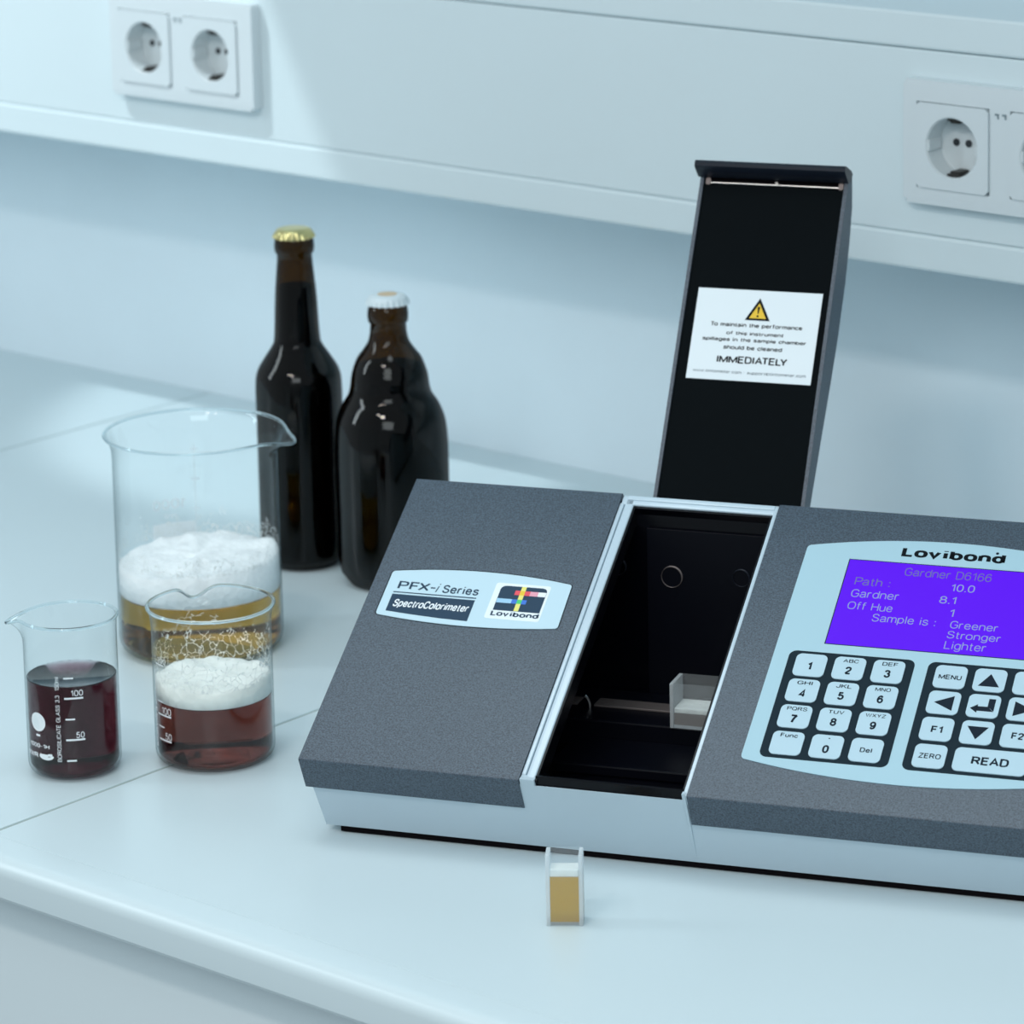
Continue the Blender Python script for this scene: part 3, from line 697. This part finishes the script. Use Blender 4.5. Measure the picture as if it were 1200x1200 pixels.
bm = bmesh.new(); plate(bm, rrect(73.5, 106.1, 113.4, 141.0, 1.5), 0.5, 0.62); link('sticker', bm, 'label', badge)
bm = bmesh.new(); plate(bm, [(77.0, 120.0), (104.7, 120.0)]+[(104.7-3*(1-cos(radians(t))), 136+3*sin(radians(t))) for t in (0, 30, 60, 90)]+[(80.0-3*sin(radians(t)), 136+3*cos(radians(t))) for t in (0, 30, 60, 90)], 0.6, 0.67); link('sticker_field', bm, 'navy', badge)
def sq(n, cells, m):
    bm = bmesh.new()
    for (a, b, c, d) in cells: plate(bm, [(a, c), (b, c), (b, d), (a, d)], 0.66, n)
    link(n_name, bm, m, badge)
n_name = 'colour_band'
sq(0.72, [(89.2, 92.0, 120.2, 139.0)], 'pyellow')
sq(0.74, [(86.2, 95.2, 132.4, 135.8)], 'red')
sq(0.74, [(95.2, 100.0, 132.4, 135.8)], 'pink')
sq(0.74, [(100.0, 104.6, 132.4, 135.8)], 'white')
sq(0.73, [(77.2, 86.0, 125.8, 129.0)], 'lblue')
sq(0.73, [(86.0, 94.8, 125.8, 129.0)], 'blue')
sq(0.76, [(89.2, 92.0, 125.8, 129.0)], 'green')
sq(0.77, [(89.2, 92.0, 132.4, 135.8)], 'yellow')
label_obj('lettering', [lambda b: text(b, 'Lovibond', onslope(0.68), 76.6, 105.0, 115.4, 119.2, 0.04)], 'navy', badge)

# keypad overlay on the right cover
bm = bmesh.new(); plate(bm, bowed(243.9, 413.2, 412.2, 244.9, 29.0, 189.0, 8.0, 9.2, 3.0, 24), 0.03, 0.45); ov = link('control_panel', bm, 'overlay', inst)
label_obj('lettering', [lambda b: text(b, 'Lovibond', onslope(0.5), 299.2, 357.8, 184.4, 191.6, 0.048)], 'inkblack', ov)
bm = bmesh.new(); bmesh.ops.create_circle(bm, cap_ends=True, segments=12, radius=0.0009)
for v in bm.verts: v.co = Vector(mm(352.6+v.co.x*1000, 192.6+v.co.y*1000, 0.5))
link('trade_mark_dot', bm, 'ink', ov)
bm = bmesh.new(); plate(bm, [(270.7, 115.3), (386.6, 115.3), (386.6, 180.2), (270.7, 180.2)], 0.45, 0.52); link('display_border', bm, 'ink', ov)
bm = bmesh.new(); plate(bm, [(271.3, 115.8), (386.0, 115.8), (386.0, 179.6), (271.3, 179.6)], 0.45, 0.60); dsp = link('display', bm, 'lcd', inst)
dsp['label'] = 'lit purple liquid crystal display'
T = onslope(0.66)
label_obj('lettering', [lambda b: text(b, 'Gardner D6166', T, 303.9, 353.0, 170.4, 176.6, 0.004), lambda b: text(b, 'Path :', T, 277.6, 297.6, 160.6, 166.6, 0.006)], 'lcddim', dsp)
label_obj('lettering', [
    lambda b: text(b, '10.0', T, 332.1, 345.3, 161.4, 167.0), lambda b: text(b, 'Gardner', T, 277.4, 304.4, 151.4, 157.4, 0.004), lambda b: text(b, '8.1', T, 327.3, 336.6, 151.8, 157.4),
    lambda b: text(b, 'Off Hue', T, 277.4, 302.9, 142.2, 148.0, 0.004), lambda b: text(b, '1', T, 335.0, 337.3, 142.6, 148.2), lambda b: text(b, 'Sample is :', T, 293.0, 328.6, 133.2, 140.2, 0.004),
    lambda b: text(b, 'Greener', T, 336.8, 363.3, 134.0, 139.6, 0.004), lambda b: text(b, 'Stronger', T, 336.6, 366.2, 125.2, 132.0, 0.004)], 'lcdtext', dsp)
label_obj('lettering', [lambda b: text(b, 'Lighter', T, 336.6, 359.5, 117.2, 124.4, 0.002)], 'lcdtext', dsp)
for (a, b) in ((253.2, 323.5), (330.9, 401.6)):
    bm = bmesh.new(); plate(bm, rrect(a, b, 31.8, 108.8, 4.2, 6), 0.4, 0.55); link('keypad_field', bm, 'keyfield', ov)
rows = (98.4, 79.9, 61.1, 42.1); c1 = (266.6, 288.3, 310.0); c2 = (344.4, 366.1, 387.8)
K = onslope(1.14)
def key(cx, cy, w, items):
    bm = bmesh.new(); plate(bm, rrect(cx-w/2, cx+w/2, cy-8.1, cy+8.1, 3.2, 5), 0.5, 1.1)
    k = link('key', bm, 'key', inst, False)
    if items:
        label_obj('lettering', items, 'ink', k)
    return k
def TT(s, x, y, w, h, bold=0.026): return lambda b: text(b, s, K, x-w/2, x+w/2, y-h/2, y+h/2, bold)
nums = [('1', ''), ('2', 'ABC'), ('3', 'DEF'), ('4', 'GHI'), ('5', 'JKL'), ('6', 'MNO'), ('7', 'PQRS'), ('8', 'TUV'), ('9', 'WXYZ')]
for i, (d, l) in enumerate(nums):
    cx, cy = c1[i % 3], rows[i//3]
    it = [TT(d, cx, cy-1.6 if l else cy-0.3, 2.2 if d == '1' else 3.5, 5.6, 0.045)]
    if l: it.append(TT(l, cx+0.2, cy+5.4, {3: 8.6, 4: 11.2}[len(l)], 2.7, 0.02))
    key(cx, cy, 17.4, it)
key(c1[0], rows[3], 17.4, [TT('Func', c1[0]+0.2, rows[3]+5.4, 9.6, 2.8)])
key(c1[1], rows[3], 17.4, [TT('0', c1[1], rows[3]-1.8, 3.6, 5.6, 0.045), TT('.', c1[1]+0.5, rows[3]+5.8, 0.9, 0.7)])
key(c1[2], rows[3], 17.4, [TT('Del', c1[2], rows[3], 6.6, 3.3)])
def PL(pts): return lambda b: flat(b, pts, K)
def tri(cx, cy, a, w=11.6, h=9.0):
    base = [(-w/2, -h/2), (w/2, -h/2), (0, h/2)]
    r = radians(a); return PL([(cx+x*cos(r)-y*sin(r), cy+x*sin(r)+y*cos(r)) for x, y in base])
key(c2[0], rows[0], 17.4, [TT('MENU', c2[0], rows[0]-0.1, 12.6, 3.4)])
key(c2[1], rows[0], 17.4, [tri(c2[1], rows[0], 0)])
key(c2[2], rows[0], 17.4, [TT('+', c2[2], rows[0], 4.5, 4.5, 0.02)])
key(c2[0], rows[1], 17.4, [tri(c2[0], rows[1], 90, 10.5, 10.5)])
cx, cy = c2[1], rows[1]
key(cx, cy, 17.4, [PL([(cx+2.3, cy+5.4), (cx+6.0, cy+5.4), (cx+6.0, cy-3.3), (cx+2.3, cy-0.4)]), PL([(cx+6.0, cy-3.6), (cx+2.3, cy-0.3), (cx-3.4, cy-0.4), (cx-3.4, cy-3.6)]), PL([(cx-3.0, cy+1.0), (cx-7.0, cy-2.0), (cx-3.0, cy-5.0)])])
key(c2[2], rows[1], 17.4, [tri(c2[2], rows[1], -90, 10.5, 10.5)])
key(c2[0], rows[2], 17.4, [TT('F1', c2[0]+0.2, rows[2], 6.2, 4.7, 0.036)])
key(c2[1], rows[2], 17.4, [tri(c2[1], rows[2]-0.3, 180)])
key(c2[2], rows[2], 17.4, [TT('F2', c2[2]+0.2, rows[2], 6.6, 4.7, 0.036)])
key(c2[0], rows[3], 17.4, [TT('ZERO', c2[0], rows[3], 12.2, 3.5)])
key(376.9, rows[3], 39.2, [TT('READ', 376.9, rows[3], 20.0, 6.0, 0.036)])

# lid, raised and leaning back
TD = Vector((0, 0.5235, 0.8520)); ND = Vector((0, 0.8520, -0.5235)); LO = Vector((0, 0.2487, 0.1377))
def LP(u, t, n): 
    p = LO+TD*(t/1000)+ND*(n/1000); return (u/1000, p.y, p.z)
lid = None
bm = bmesh.new()
back = [(213, 4), (211, 8.5), (196, 17), (176, 22), (150, 25), (116, 25), (87, 22.5), (59, 19), (14, 14), (-50, 8)]
side = [(213, 0)]+back+[(-50, 0)]
lf = lambda a, b, d: LP(d, a, b)
extr(bm, side, lf, 127.2, 129.4)
extr(bm, side, lf, 217.8, 220.0)
shell = [(213, 0), (213, 4), (211, 8.5)]+back[2:]+[(t, n-2.4) for t, n in back[::-1][:-2]]+[(208, 4), (208, 0)]
extr(bm, shell, lf, 127.3, 219.9)
lid = link('lid', bm, 'cover', inst, True, 30); lid['label'] = 'raised lid leaning back, speckled shell with black inside'
bm = bmesh.new(); extr(bm, [(200.5, 1.0), (200.5, 3.0), (-50, 3.0), (-50, 1.0)], lf, 129.6, 217.6); link('inner_panel', bm, 'lidinner', lid)
bm = bmesh.new(); extr(bm, [(200.5, 3.2), (207.5, 3.2), (207.5, 7), (200.5, 7)], lf, 129.6, 217.6); link('slot', bm, 'rubber', lid)
bm = bmesh.new()
lp = [(205.0, 1.0), (204.4, -1.5), (206.4, -10.5), (207.4, -12.6), (209.4, -13.2), (211.2, -12.0), (213.6, 2.0), (213.0, 6.0), (208, 5.0)]
extr(bm, lp, lf, 126.0, 220.6); bev_all(bm, 0.0009, 2, 40)
link('lip', bm, 'lip', lid, True, 40)
bm = bmesh.new(); cyl(bm, LP(134, 201.6, 0.6), LP(217, 201.6, 0.6), 0.0005, n=8); link('magnet_rod', bm, 'steel', lid)
for u in (132.5, 216.0):
    bm = bmesh.new(); extr(bm, rrect(u-1.5, u+1.5, 200.0, 204.2, 0.8, 2), lambda a, b, d: LP(a, b, d), -0.4, 1.0)
    link('rod_bracket', bm, 'barmetal', lid)
bm = bmesh.new(); cyl(bm, LP(132, 205.6, -0.9), LP(213.5, 205.6, -0.9), 0.00028, n=6); link('seal_line', bm, 'barmetal', lid)
bm = bmesh.new(); cyl(bm, LP(175, 203.4, 1.5), LP(175, 203.4, 3.4), 0.0009, n=12); link('screw', bm, 'steel', lid)
bm = bmesh.new(); extr(bm, [(136.2, 76.2), (213.5, 76.2), (213.7, 133.7), (136.2, 133.7)], lambda a, b, d: LP(a, b, d), 0.6, 1.0)
wl = link('warning_label', bm, 'label', lid)
LN = lambda n: (lambda a, b: LP(a, b, n))
label_obj('warning_triangle', [lambda b: flat(b, [(167.6, 114.6), (183.2, 114.6), (175.5, 128.8)], LN(0.5))], 'inkblack', lid)
label_obj('warning_triangle', [lambda b: flat(b, [(170.2, 115.9), (180.7, 115.9), (175.5, 125.6)], LN(0.45))], 'yellow', lid)
label_obj('lettering', [lambda b: flat(b, [(175.1, 118.9), (175.7, 118.9), (176.2, 123.3), (174.6, 123.3)], LN(0.4)), lambda b: flat(b, [(174.7, 116.7), (175.9, 116.7), (175.9, 117.9), (174.7, 117.9)], LN(0.4))], 'inkblack', lid)
LT = LN(0.5)
label_obj('lettering', [
    lambda b: text(b, 'To maintain the performance', LT, 147.0, 203.9, 109.6, 112.6, 0.028), lambda b: text(b, 'of this instrument', LT, 157.4, 192.9, 104.9, 107.2, 0.028),
    lambda b: text(b, 'spillages in the sample chamber', LT, 143.0, 207.4, 100.2, 102.9, 0.028), lambda b: text(b, 'should be cleaned', LT, 156.8, 193.3, 95.7, 98.1, 0.028)], 'inkblack', lid)
label_obj('lettering', [lambda b: text(b, 'IMMEDIATELY', LT, 153.8, 197.4, 87.0, 91.9, 0.030)], 'inkblack', lid)
label_obj('lettering', [lambda b: text(b, 'www.tintometer.com • support@tintometer.com', LT, 140.0, 210.0, 80.2, 82.4, 0.012)], 'greytext', lid)
for u in (140, 207):
    bm = bmesh.new(); cyl(bm, ((u-8)/1000, 0.2145, 0.0955), ((u+8)/1000, 0.2145, 0.0955), 0.0045, n=16); box(bm, (u-8)/1000, (u+8)/1000, 0.203, 0.222, 0.092, 0.098)
    link('hinge', bm, 'rubber', inst)

# ------------------------------------------------------------------ cuvettes
def cuvette(name, parent_loc, rz, w, d, h, label, liquid_z, mliq, foam_z=None, group='square glass sample cells', wall=0.0021, bot=0.0018, gm='frost'):
    r = empty(name, parent_loc, rz); tag(r, label, 'cuvette')
    # thick glass ends left and right, thin clear windows front and back
    for s in (-1, 1):
        bm = bmesh.new(); x = s*(w/2-wall/2); box(bm, x-wall/2, x+wall/2, -d/2, d/2, 0.0, h, 0.0003); link('end_wall', bm, gm, r)
    for s in (-1, 1):
        bm = bmesh.new(); y = s*(d/2-0.0006); box(bm, -w/2+wall, w/2-wall, y-0.0006, y+0.0006, 0.0, h, 0.0); link('window_pane', bm, 'frostpane' , r)
    bm = bmesh.new(); box(bm, -w/2+wall, w/2-wall, -d/2+0.0012, d/2-0.0012, 0.0, bot); link('base', bm, gm, r)
    bm = bmesh.new(); box(bm, -w/2+wall+1e-4, w/2-wall-1e-4, -d/2+0.0013, d/2-0.0013, bot+1e-4, liquid_z); link('liquid', bm, mliq, r)
    if foam_z:
        bm = bmesh.new(); box(bm, -w/2+wall+1e-4, w/2-wall-1e-4, -d/2+0.0013, d/2-0.0013, liquid_z+1e-4, foam_z, 0.0006); link('foam', bm, 'foamcream', r)
    return r
az = 0.646
cuvette('sample_cuvette', (-1.1857, 1.3784, 0.0), az, 0.0192, 0.0125, 0.0385, 'small glass cuvette of golden beer standing alone on the worktop in front', 0.0262, 'cellbeer', 0.0305)
c, s = cos(0.38011), sin(0.38011)
def iw(u, v, z): return (-1.3724+c*u-s*v, 1.3741+s*u+c*v, z)
cuvette('sample_cuvette', iw(0.1908, 0.1367, 0.0401), 0.38011, 0.0345, 0.0195, 0.0262, 'frosted glass cuvette with a little brown sample inside the black measuring chamber', 0.0085, 'cellbrown', 0.0118)

# ------------------------------------------------------------------ beakers
def beaker(name, loc, R, H, Rr, ang, tipr, tipz, label, wall=0.0013, base=0.0022, rc_=0.007, segs=128, sw=0.17, pinch=0.0):
    r = empty(name, (loc[0], loc[1], 0)); tag(r, label, 'beaker', None)
    def sp(rad, z, t):
        d = (t-ang+pi) % (2*pi)-pi
        k = max(0.0, (z-(H-0.016))/0.016); k = k*k
        g = math.exp(-(d/sw)**2)
        g2 = math.exp(-(d/(sw*2.2))**2)
        return rad+(tipr-Rr)*k*g*0.8+(tipr-Rr)*k*g2*0.2, z+(tipz-H)*k*g
    prof = [(0, 0.0006), (R-rc_, 0.0)]
    for k in range(1, 6): t = radians(18*k); prof.append((R-rc_+rc_*sin(t), rc_-rc_*cos(t)))
    nz = 14
    for k in range(1, nz): prof.append((R, rc_+(H-0.016-rc_)*k/nz))
    for k in range(0, 9):
        f = k/8; prof.append((R+(Rr-0.0012-R)*f**2.4, H-0.016+0.0160*f-0.0008*(f == 1)))
    bm = bmesh.new(); lathe(bm, prof, segs, fn=sp); link('glass_wall', bm, 'glass', r, True)
    # rolled rim
    bm = bmesh.new(); rings = []
    for i in range(segs):
        t = 2*pi*i/segs; rad, z = sp(Rr-0.0012, H, t); row = []
        for k in range(8):
            a = 2*pi*k/8; row.append(bm.verts.new(((rad+0.0011*cos(a))*cos(t), (rad+0.0011*cos(a))*sin(t), z-0.0005+0.0010*sin(a))))
        rings.append(row)
    for i in range(segs):
        for k in range(8): bm.faces.new((rings[i][k], rings[(i+1) % segs][k], rings[(i+1) % segs][(k+1) % 8], rings[i][(k+1) % 8]))
    link('rim', bm, 'rimglass', r, True)
    return r
def liquid(r, R, z0, z1, m, rc_=0.006, name='liquid'):
    bm = bmesh.new(); prof = [(0, z0), (R-rc_, z0)]
    for k in range(1, 6): t = radians(18*k); prof.append((R-rc_+rc_*sin(t), z0+rc_-rc_*cos(t)))
    prof += [(R, (z0+z1)/2), (R, z1-0.0004), (R-0.0006, z1-0.0001), (R-0.002, z1-0.0006), (0, z1-0.0006)]
    lathe(bm, prof, 96); return link(name, bm, m, r, True, 40)
def foam_body(r, R, z0, z1, m, amp, tilt=(0, 0), dome=0.0, name='foam'):
    from mathutils import noise
    bm = bmesh.new(); n = 72; rings = []
    for k, (fr_, z) in enumerate([(0, z0), (1, z0), (1, z0+(z1-z0)*0.5), (1, None), (0.96, None), (0.88, None), (0.78, None), (0.65, None), (0.5, None), (0.35, None), (0.2, None), (0.08, None), (0, None)]):
        ring = []
        for i in range(n if fr_ > 0 else 1):
            t = 2*pi*i/n; x, y = R*fr_*cos(t), R*fr_*sin(t)
            zz = z if z is not None else z1+tilt[0]*x+tilt[1]*y+dome*(1-fr_**2)+amp*noise.noise(Vector((x*70, y*70, z1*50)))+amp*0.5*noise.noise(Vector((x*200, y*200, 3)))-(0.0012 if fr_ == 1 else 0)
            ring.append(bm.verts.new((x, y, zz)))
        rings.append(ring)
    for A, B in zip(rings, rings[1:]):
        for i in range(n):
            j = (i+1) % n
            if len(A) == 1: bm.faces.new((A[0], B[i], B[j]))
            elif len(B) == 1: bm.faces.new((A[i], A[j], B[0]))
            else: bm.faces.new((A[i], A[j], B[j], B[i]))
    return link(name, bm, m, r, True)
def ring_wrap(R):
    return lambda deg0: (lambda x, y: (R*cos(radians(deg0)+x/R), R*sin(radians(deg0)+x/R), y))
def oncyl(bm, R, a0, a1, z0, z1, n=8):
    """thin band on a cylinder, angles in degrees"""
    A = [bm.verts.new((R*cos(radians(a0+(a1-a0)*i/n)), R*sin(radians(a0+(a1-a0)*i/n)), z0)) for i in range(n+1)]
    B = [bm.verts.new((v.co.x, v.co.y, z1)) for v in A]
    for i in range(n): bm.faces.new((A[i], A[i+1], B[i+1], B[i]))
def ctext(bm, s, R, a0, a1, z0, z1, bold=0.02, mirror=False, vertical=False, shear=0):
    if vertical:   # reads upwards: x of the text runs up z, y of the text runs towards smaller angle
        f = lambda x, y: (R*cos(radians(y)), R*sin(radians(y)), x)
        text(bm, s, f, z0, z1, a1, a0, bold)
    else:
        f = lambda x, y: (R*cos(radians(x)), R*sin(radians(x)), y)
        text(bm, s, f, a0, a1, z0, z1, bold, shear)
# 1: tall small beaker of dark red beer
B1 = beaker('glass_beaker', (-1.5642, 1.3833), 0.0270, 0.0929, 0.0287, radians(221), 0.0375, 0.0895, 'smallest beaker, 150 ml, of dark red liquid at far left, spout to the left')
liquid(B1, 0.0259, 0.0018, 0.0575, 'winered')
bm = bmesh.new(); R = 0.02712
for a0, a1, z, w_ in ((308.4, 331.4, 0.0511, 0.0011), (308.6, 331.9, 0.0262, 0.0011), (308.4, 320.3, 0.0632, 0.0010), (308.8, 320.5, 0.0386, 0.0010), (308.6, 320.4, 0.0137, 0.0010)): oncyl(bm, R, a0, a1, z-w_/2, z+w_/2)
ctext(bm, '100', R, 316.8, 331.4, 0.0524, 0.0561, 0.012); ctext(bm, '50', R, 321.0, 331.2, 0.0272, 0.0308, 0.012)
ctext(bm, 'BOROSILICATE GLASS 3.3  150ml', R, 296.8, 302.4, 0.0131, 0.0640, 0.008, vertical=True)
# oval marking spot
pts = [(269.6+12.4*cos(2*pi*i/28), 0.0354+0.0056*sin(2*pi*i/28)) for i in range(28)]
bm.faces.new([bm.verts.new((R*cos(radians(a)), R*sin(radians(a)), z)) for a, z in pts])
oncyl(bm, R, 266, 273, 0.0268, 0.0280)
ctext(bm, '1000-1H', R, 252, 286.5, 0.0200, 0.0226, 0.02)
ctext(bm, 'VWR', R, 244, 268, 0.0135, 0.0168, 0.03)
def crescent(c, rz, ra, z0, n=16):
    O = [(c+ra*cos(t), z0+rz*sin(t)) for t in [pi*1.05+pi*0.95*i/n for i in range(n+1)]]
    I = [(c+ra*0.78*cos(t), z0+0.0004+rz*0.45*sin(t)) for t in [pi*1.05+pi*0.95*i/n for i in range(n+1)]]
    for i in range(n):
        bm.faces.new([bm.verts.new((R*cos(radians(a)), R*sin(radians(a)), z)) for a, z in (O[i], O[i+1], I[i+1], I[i])])
crescent(281, 0.0026, 11, 0.0158)
oncyl(bm, R, 271, 284, 0.0148, 0.0166); oncyl(bm, R, 284, 290, 0.0156, 0.0172)
link('printed_scale', bm, 'etch', B1)
# thin bubbles ring on the liquid edge
bm = bmesh.new()
for i in range(60):
    t = random.uniform(0, 2*pi); rb = random.uniform(0.0003, 0.0006)
    mt = Matrix.Translation((0.0252*cos(t), 0.0252*sin(t), 0.0574+0.0001))
    bmesh.ops.create_icosphere(bm, subdivisions=1, radius=rb, matrix=mt)
link('edge_bubbles', bm, 'plasticclear', B1)['kind'] = 'stuff'

# 2: squat beaker of brown beer with cream foam
B2 = beaker('glass_beaker', (-1.5136, 1.4477), 0.0350, 0.0932, 0.0380, radians(149), 0.0455, 0.0845, 'middle-sized beaker of brown beer under cream foam, standing in front of the largest', sw=0.20)
liquid(B2, 0.0338, 0.0018, 0.0390, 'brown')
foam_body(B2, 0.0338, 0.0391, 0.0500, 'foamcream', 0.0026, (0.0, 0.0), 0.001)
bm = bmesh.new(); R = 0.03514
for a0, a1, z in ((249.5, 271, 0.0328), (251, 270.2, 0.0177)): oncyl(bm, R, a0, a1, z-0.0005, z+0.0005)
for a0, a1, z in ((250.6, 260.2, 0.0254), (249, 259, 0.0405)): oncyl(bm, R, a0, a1, z-0.00045, z+0.00045)
ctext(bm, '100', R, 257.2, 271, 0.0336, 0.0380, 0.008); ctext(bm, '50', R, 261.5, 270.6, 0.0185, 0.0226, 0.008); ctext(bm, '200', R, 252, 266, 0.0640, 0.0672, 0.01)
for k, z in enumerate((0.0625,)): oncyl(bm, R, 248, 262, z, z+0.0008)
ctext(bm, 'BOROSILICATE GLASS 3.3  250ml', R, 243, 247, 0.012, 0.058, 0.03, vertical=True)
link('printed_scale', bm, 'etch', B2)
M['lace2'] = lacing('foam_lacing_net', 200, 0.028, 0.046, 0.088)
bm = bmesh.new(); lathe(bm, [(0.0340, 0.049), (0.0340, 0.060), (0.0340, 0.072), (0.0340, 0.083)], 72)
tag(link('foam_lacing', bm, 'lace2', B2, True), kind='stuff')

# 3: large beaker of golden beer with white foam
B3 = beaker('glass_beaker', (-1.6708, 1.5895), 0.0525, 0.1423, 0.0582, radians(21), 0.0700, 0.1395, 'largest beaker, of golden beer under white foam, behind the two smaller ones', rc_=0.010, sw=0.20)
liquid(B3, 0.0512, 0.0022, 0.0392, 'amber', 0.008)
foam_body(B3, 0.0512, 0.0393, 0.0600, 'foamwhite', 0.0034, (0.03, 0.05), 0.001)
bm = bmesh.new(); R = 0.0523
ctext(bm, '1000', R, 144.0, 169.5, 0.0775, 0.0845, 0.02)
ctext(bm, 'ml', R, 151, 160, 0.0712, 0.0745, 0.01)
oncyl(bm, R, 138, 170, 0.0562, 0.0682)
for z in (0.0760, 0.0960, 0.1160): oncyl(bm, R, 134, 140, z, z+0.0007)
oncyl(bm, R, 136.9, 137.4, 0.045, 0.120)
link('printed_scale', bm, translucent('faint_enamel_print', (0.97, 0.98, 0.99), 0.75), B3)
M['lace3'] = lacing('foam_lacing_specks', 300, 0.04, 0.058, 0.080, 0.8)
bm = bmesh.new(); lathe(bm, [(0.0514, 0.060), (0.0514, 0.068), (0.0514, 0.078)], 72)
tag(link('foam_lacing', bm, 'lace3', B3, True), kind='stuff')

# ------------------------------------------------------------------ bottles
def smooth_prof(P, n=4):
    out = []
    for i in range(len(P)-1):
        p0 = P[max(i-1, 0)]; p1 = P[i]; p2 = P[i+1]; p3 = P[min(i+2, len(P)-1)]
        for k in range(n):
            t = k/n
            f = lambda a, b, c_, d: 0.5*((2*b)+(-a+c_)*t+(2*a-5*b+4*c_-d)*t*t+(-a+3*b-3*c_+d)*t**3)
            out.append((max(0, f(p0[0], p1[0], p2[0], p3[0])), f(p0[1], p1[1], p2[1], p3[1])))
    out.append(P[-1]); return out
def bottle(name, loc, prof, neck, ztop, capm, label, fill, cap_r=0.0133, cap_top=0.0):
    r = empty(name, (loc[0], loc[1], 0)); tag(r, label, 'bottle', 'beer bottles against the wall')
    bodyp = smooth_prof(prof, 5)
    pr = [(0, 0.004), (prof[0][0]-0.010, 0.003), (prof[0][0]-0.006, 0.0)]+bodyp
    pr += neck
    bm = bmesh.new(); lathe(bm, pr, 64); link('glass_wall', bm, 'brownglass', r, True)
    inn = [(0, 0.006), (prof[0][0]-0.008, 0.005)]+[(max(q[0]-0.0028, 0.002), q[1]+0.001) for q in bodyp if q[1] < fill]
    inn += [(inn[-1][0], fill), (0, fill)]
    bm = bmesh.new(); lathe(bm, inn, 48); link('liquid', bm, 'bottledark', r, True, 40)
    # crown cap with fluted skirt
    bm = bmesh.new(); N_ = 21*6
    def flute(rad, z, t): return (rad+(0.0009 if z < ztop-0.005 else 0.0005)*cos(21*t)*(z < ztop-0.003), z)
    lathe(bm, [(0.0125, ztop-0.0062), (cap_r+0.0006, ztop-0.0064), (cap_r, ztop-0.0040), (cap_r-0.0006, ztop-0.0022), (cap_r-0.0020, ztop-0.0006), (cap_r-0.004, ztop), (0, ztop+0.0001)], N_, fn=flute)
    cp = link('crown_cap', bm, capm, r, True, 50)
    return r, cp
A_prof = [(0.0290, 0.006), (0.0295, 0.015), (0.0295, 0.060), (0.0295, 0.100), (0.0295, 0.126), (0.0278, 0.1365), (0.0220, 0.1465), (0.0175, 0.1535), (0.0156, 0.160), (0.0141, 0.189), (0.0119, 0.214)]
bottle('beer_bottle', (-1.7478, 1.7625), A_prof, [(0.0118, 0.2175), (0.0131, 0.2190), (0.0136, 0.222), (0.0134, 0.226), (0.0128, 0.229), (0.0120, 0.231), (0, 0.231)], 0.2355, 'gold', 'taller long-neck brown glass beer bottle with gold crown cap', 0.196)
B_prof = [(0.0360, 0.008), (0.0380, 0.020), (0.0382, 0.048), (0.0384, 0.090), (0.0376, 0.106), (0.0358, 0.1155), (0.0322, 0.1237), (0.0285, 0.1295), (0.0268, 0.1350), (0.0254, 0.1445), (0.0219, 0.1545), (0.0176, 0.1605), (0.0138, 0.1665), (0.0123, 0.173)]
rB, cp = bottle('beer_bottle', (-1.6684, 1.7690), B_prof, [(0.0120, 0.1792), (0.0132, 0.1800), (0.0137, 0.183), (0.0136, 0.187), (0.0130, 0.190), (0.0120, 0.192), (0, 0.192)], 0.1985, 'whitecap', 'shorter squat brown glass beer bottle with white crown cap', 0.150, 0.0137)
bm = bmesh.new(); cyl(bm, (0, 0, 0.1985), (0, 0, 0.1987), 0.0066, n=32); link('cap_print', bm, 'goldprint', cp)
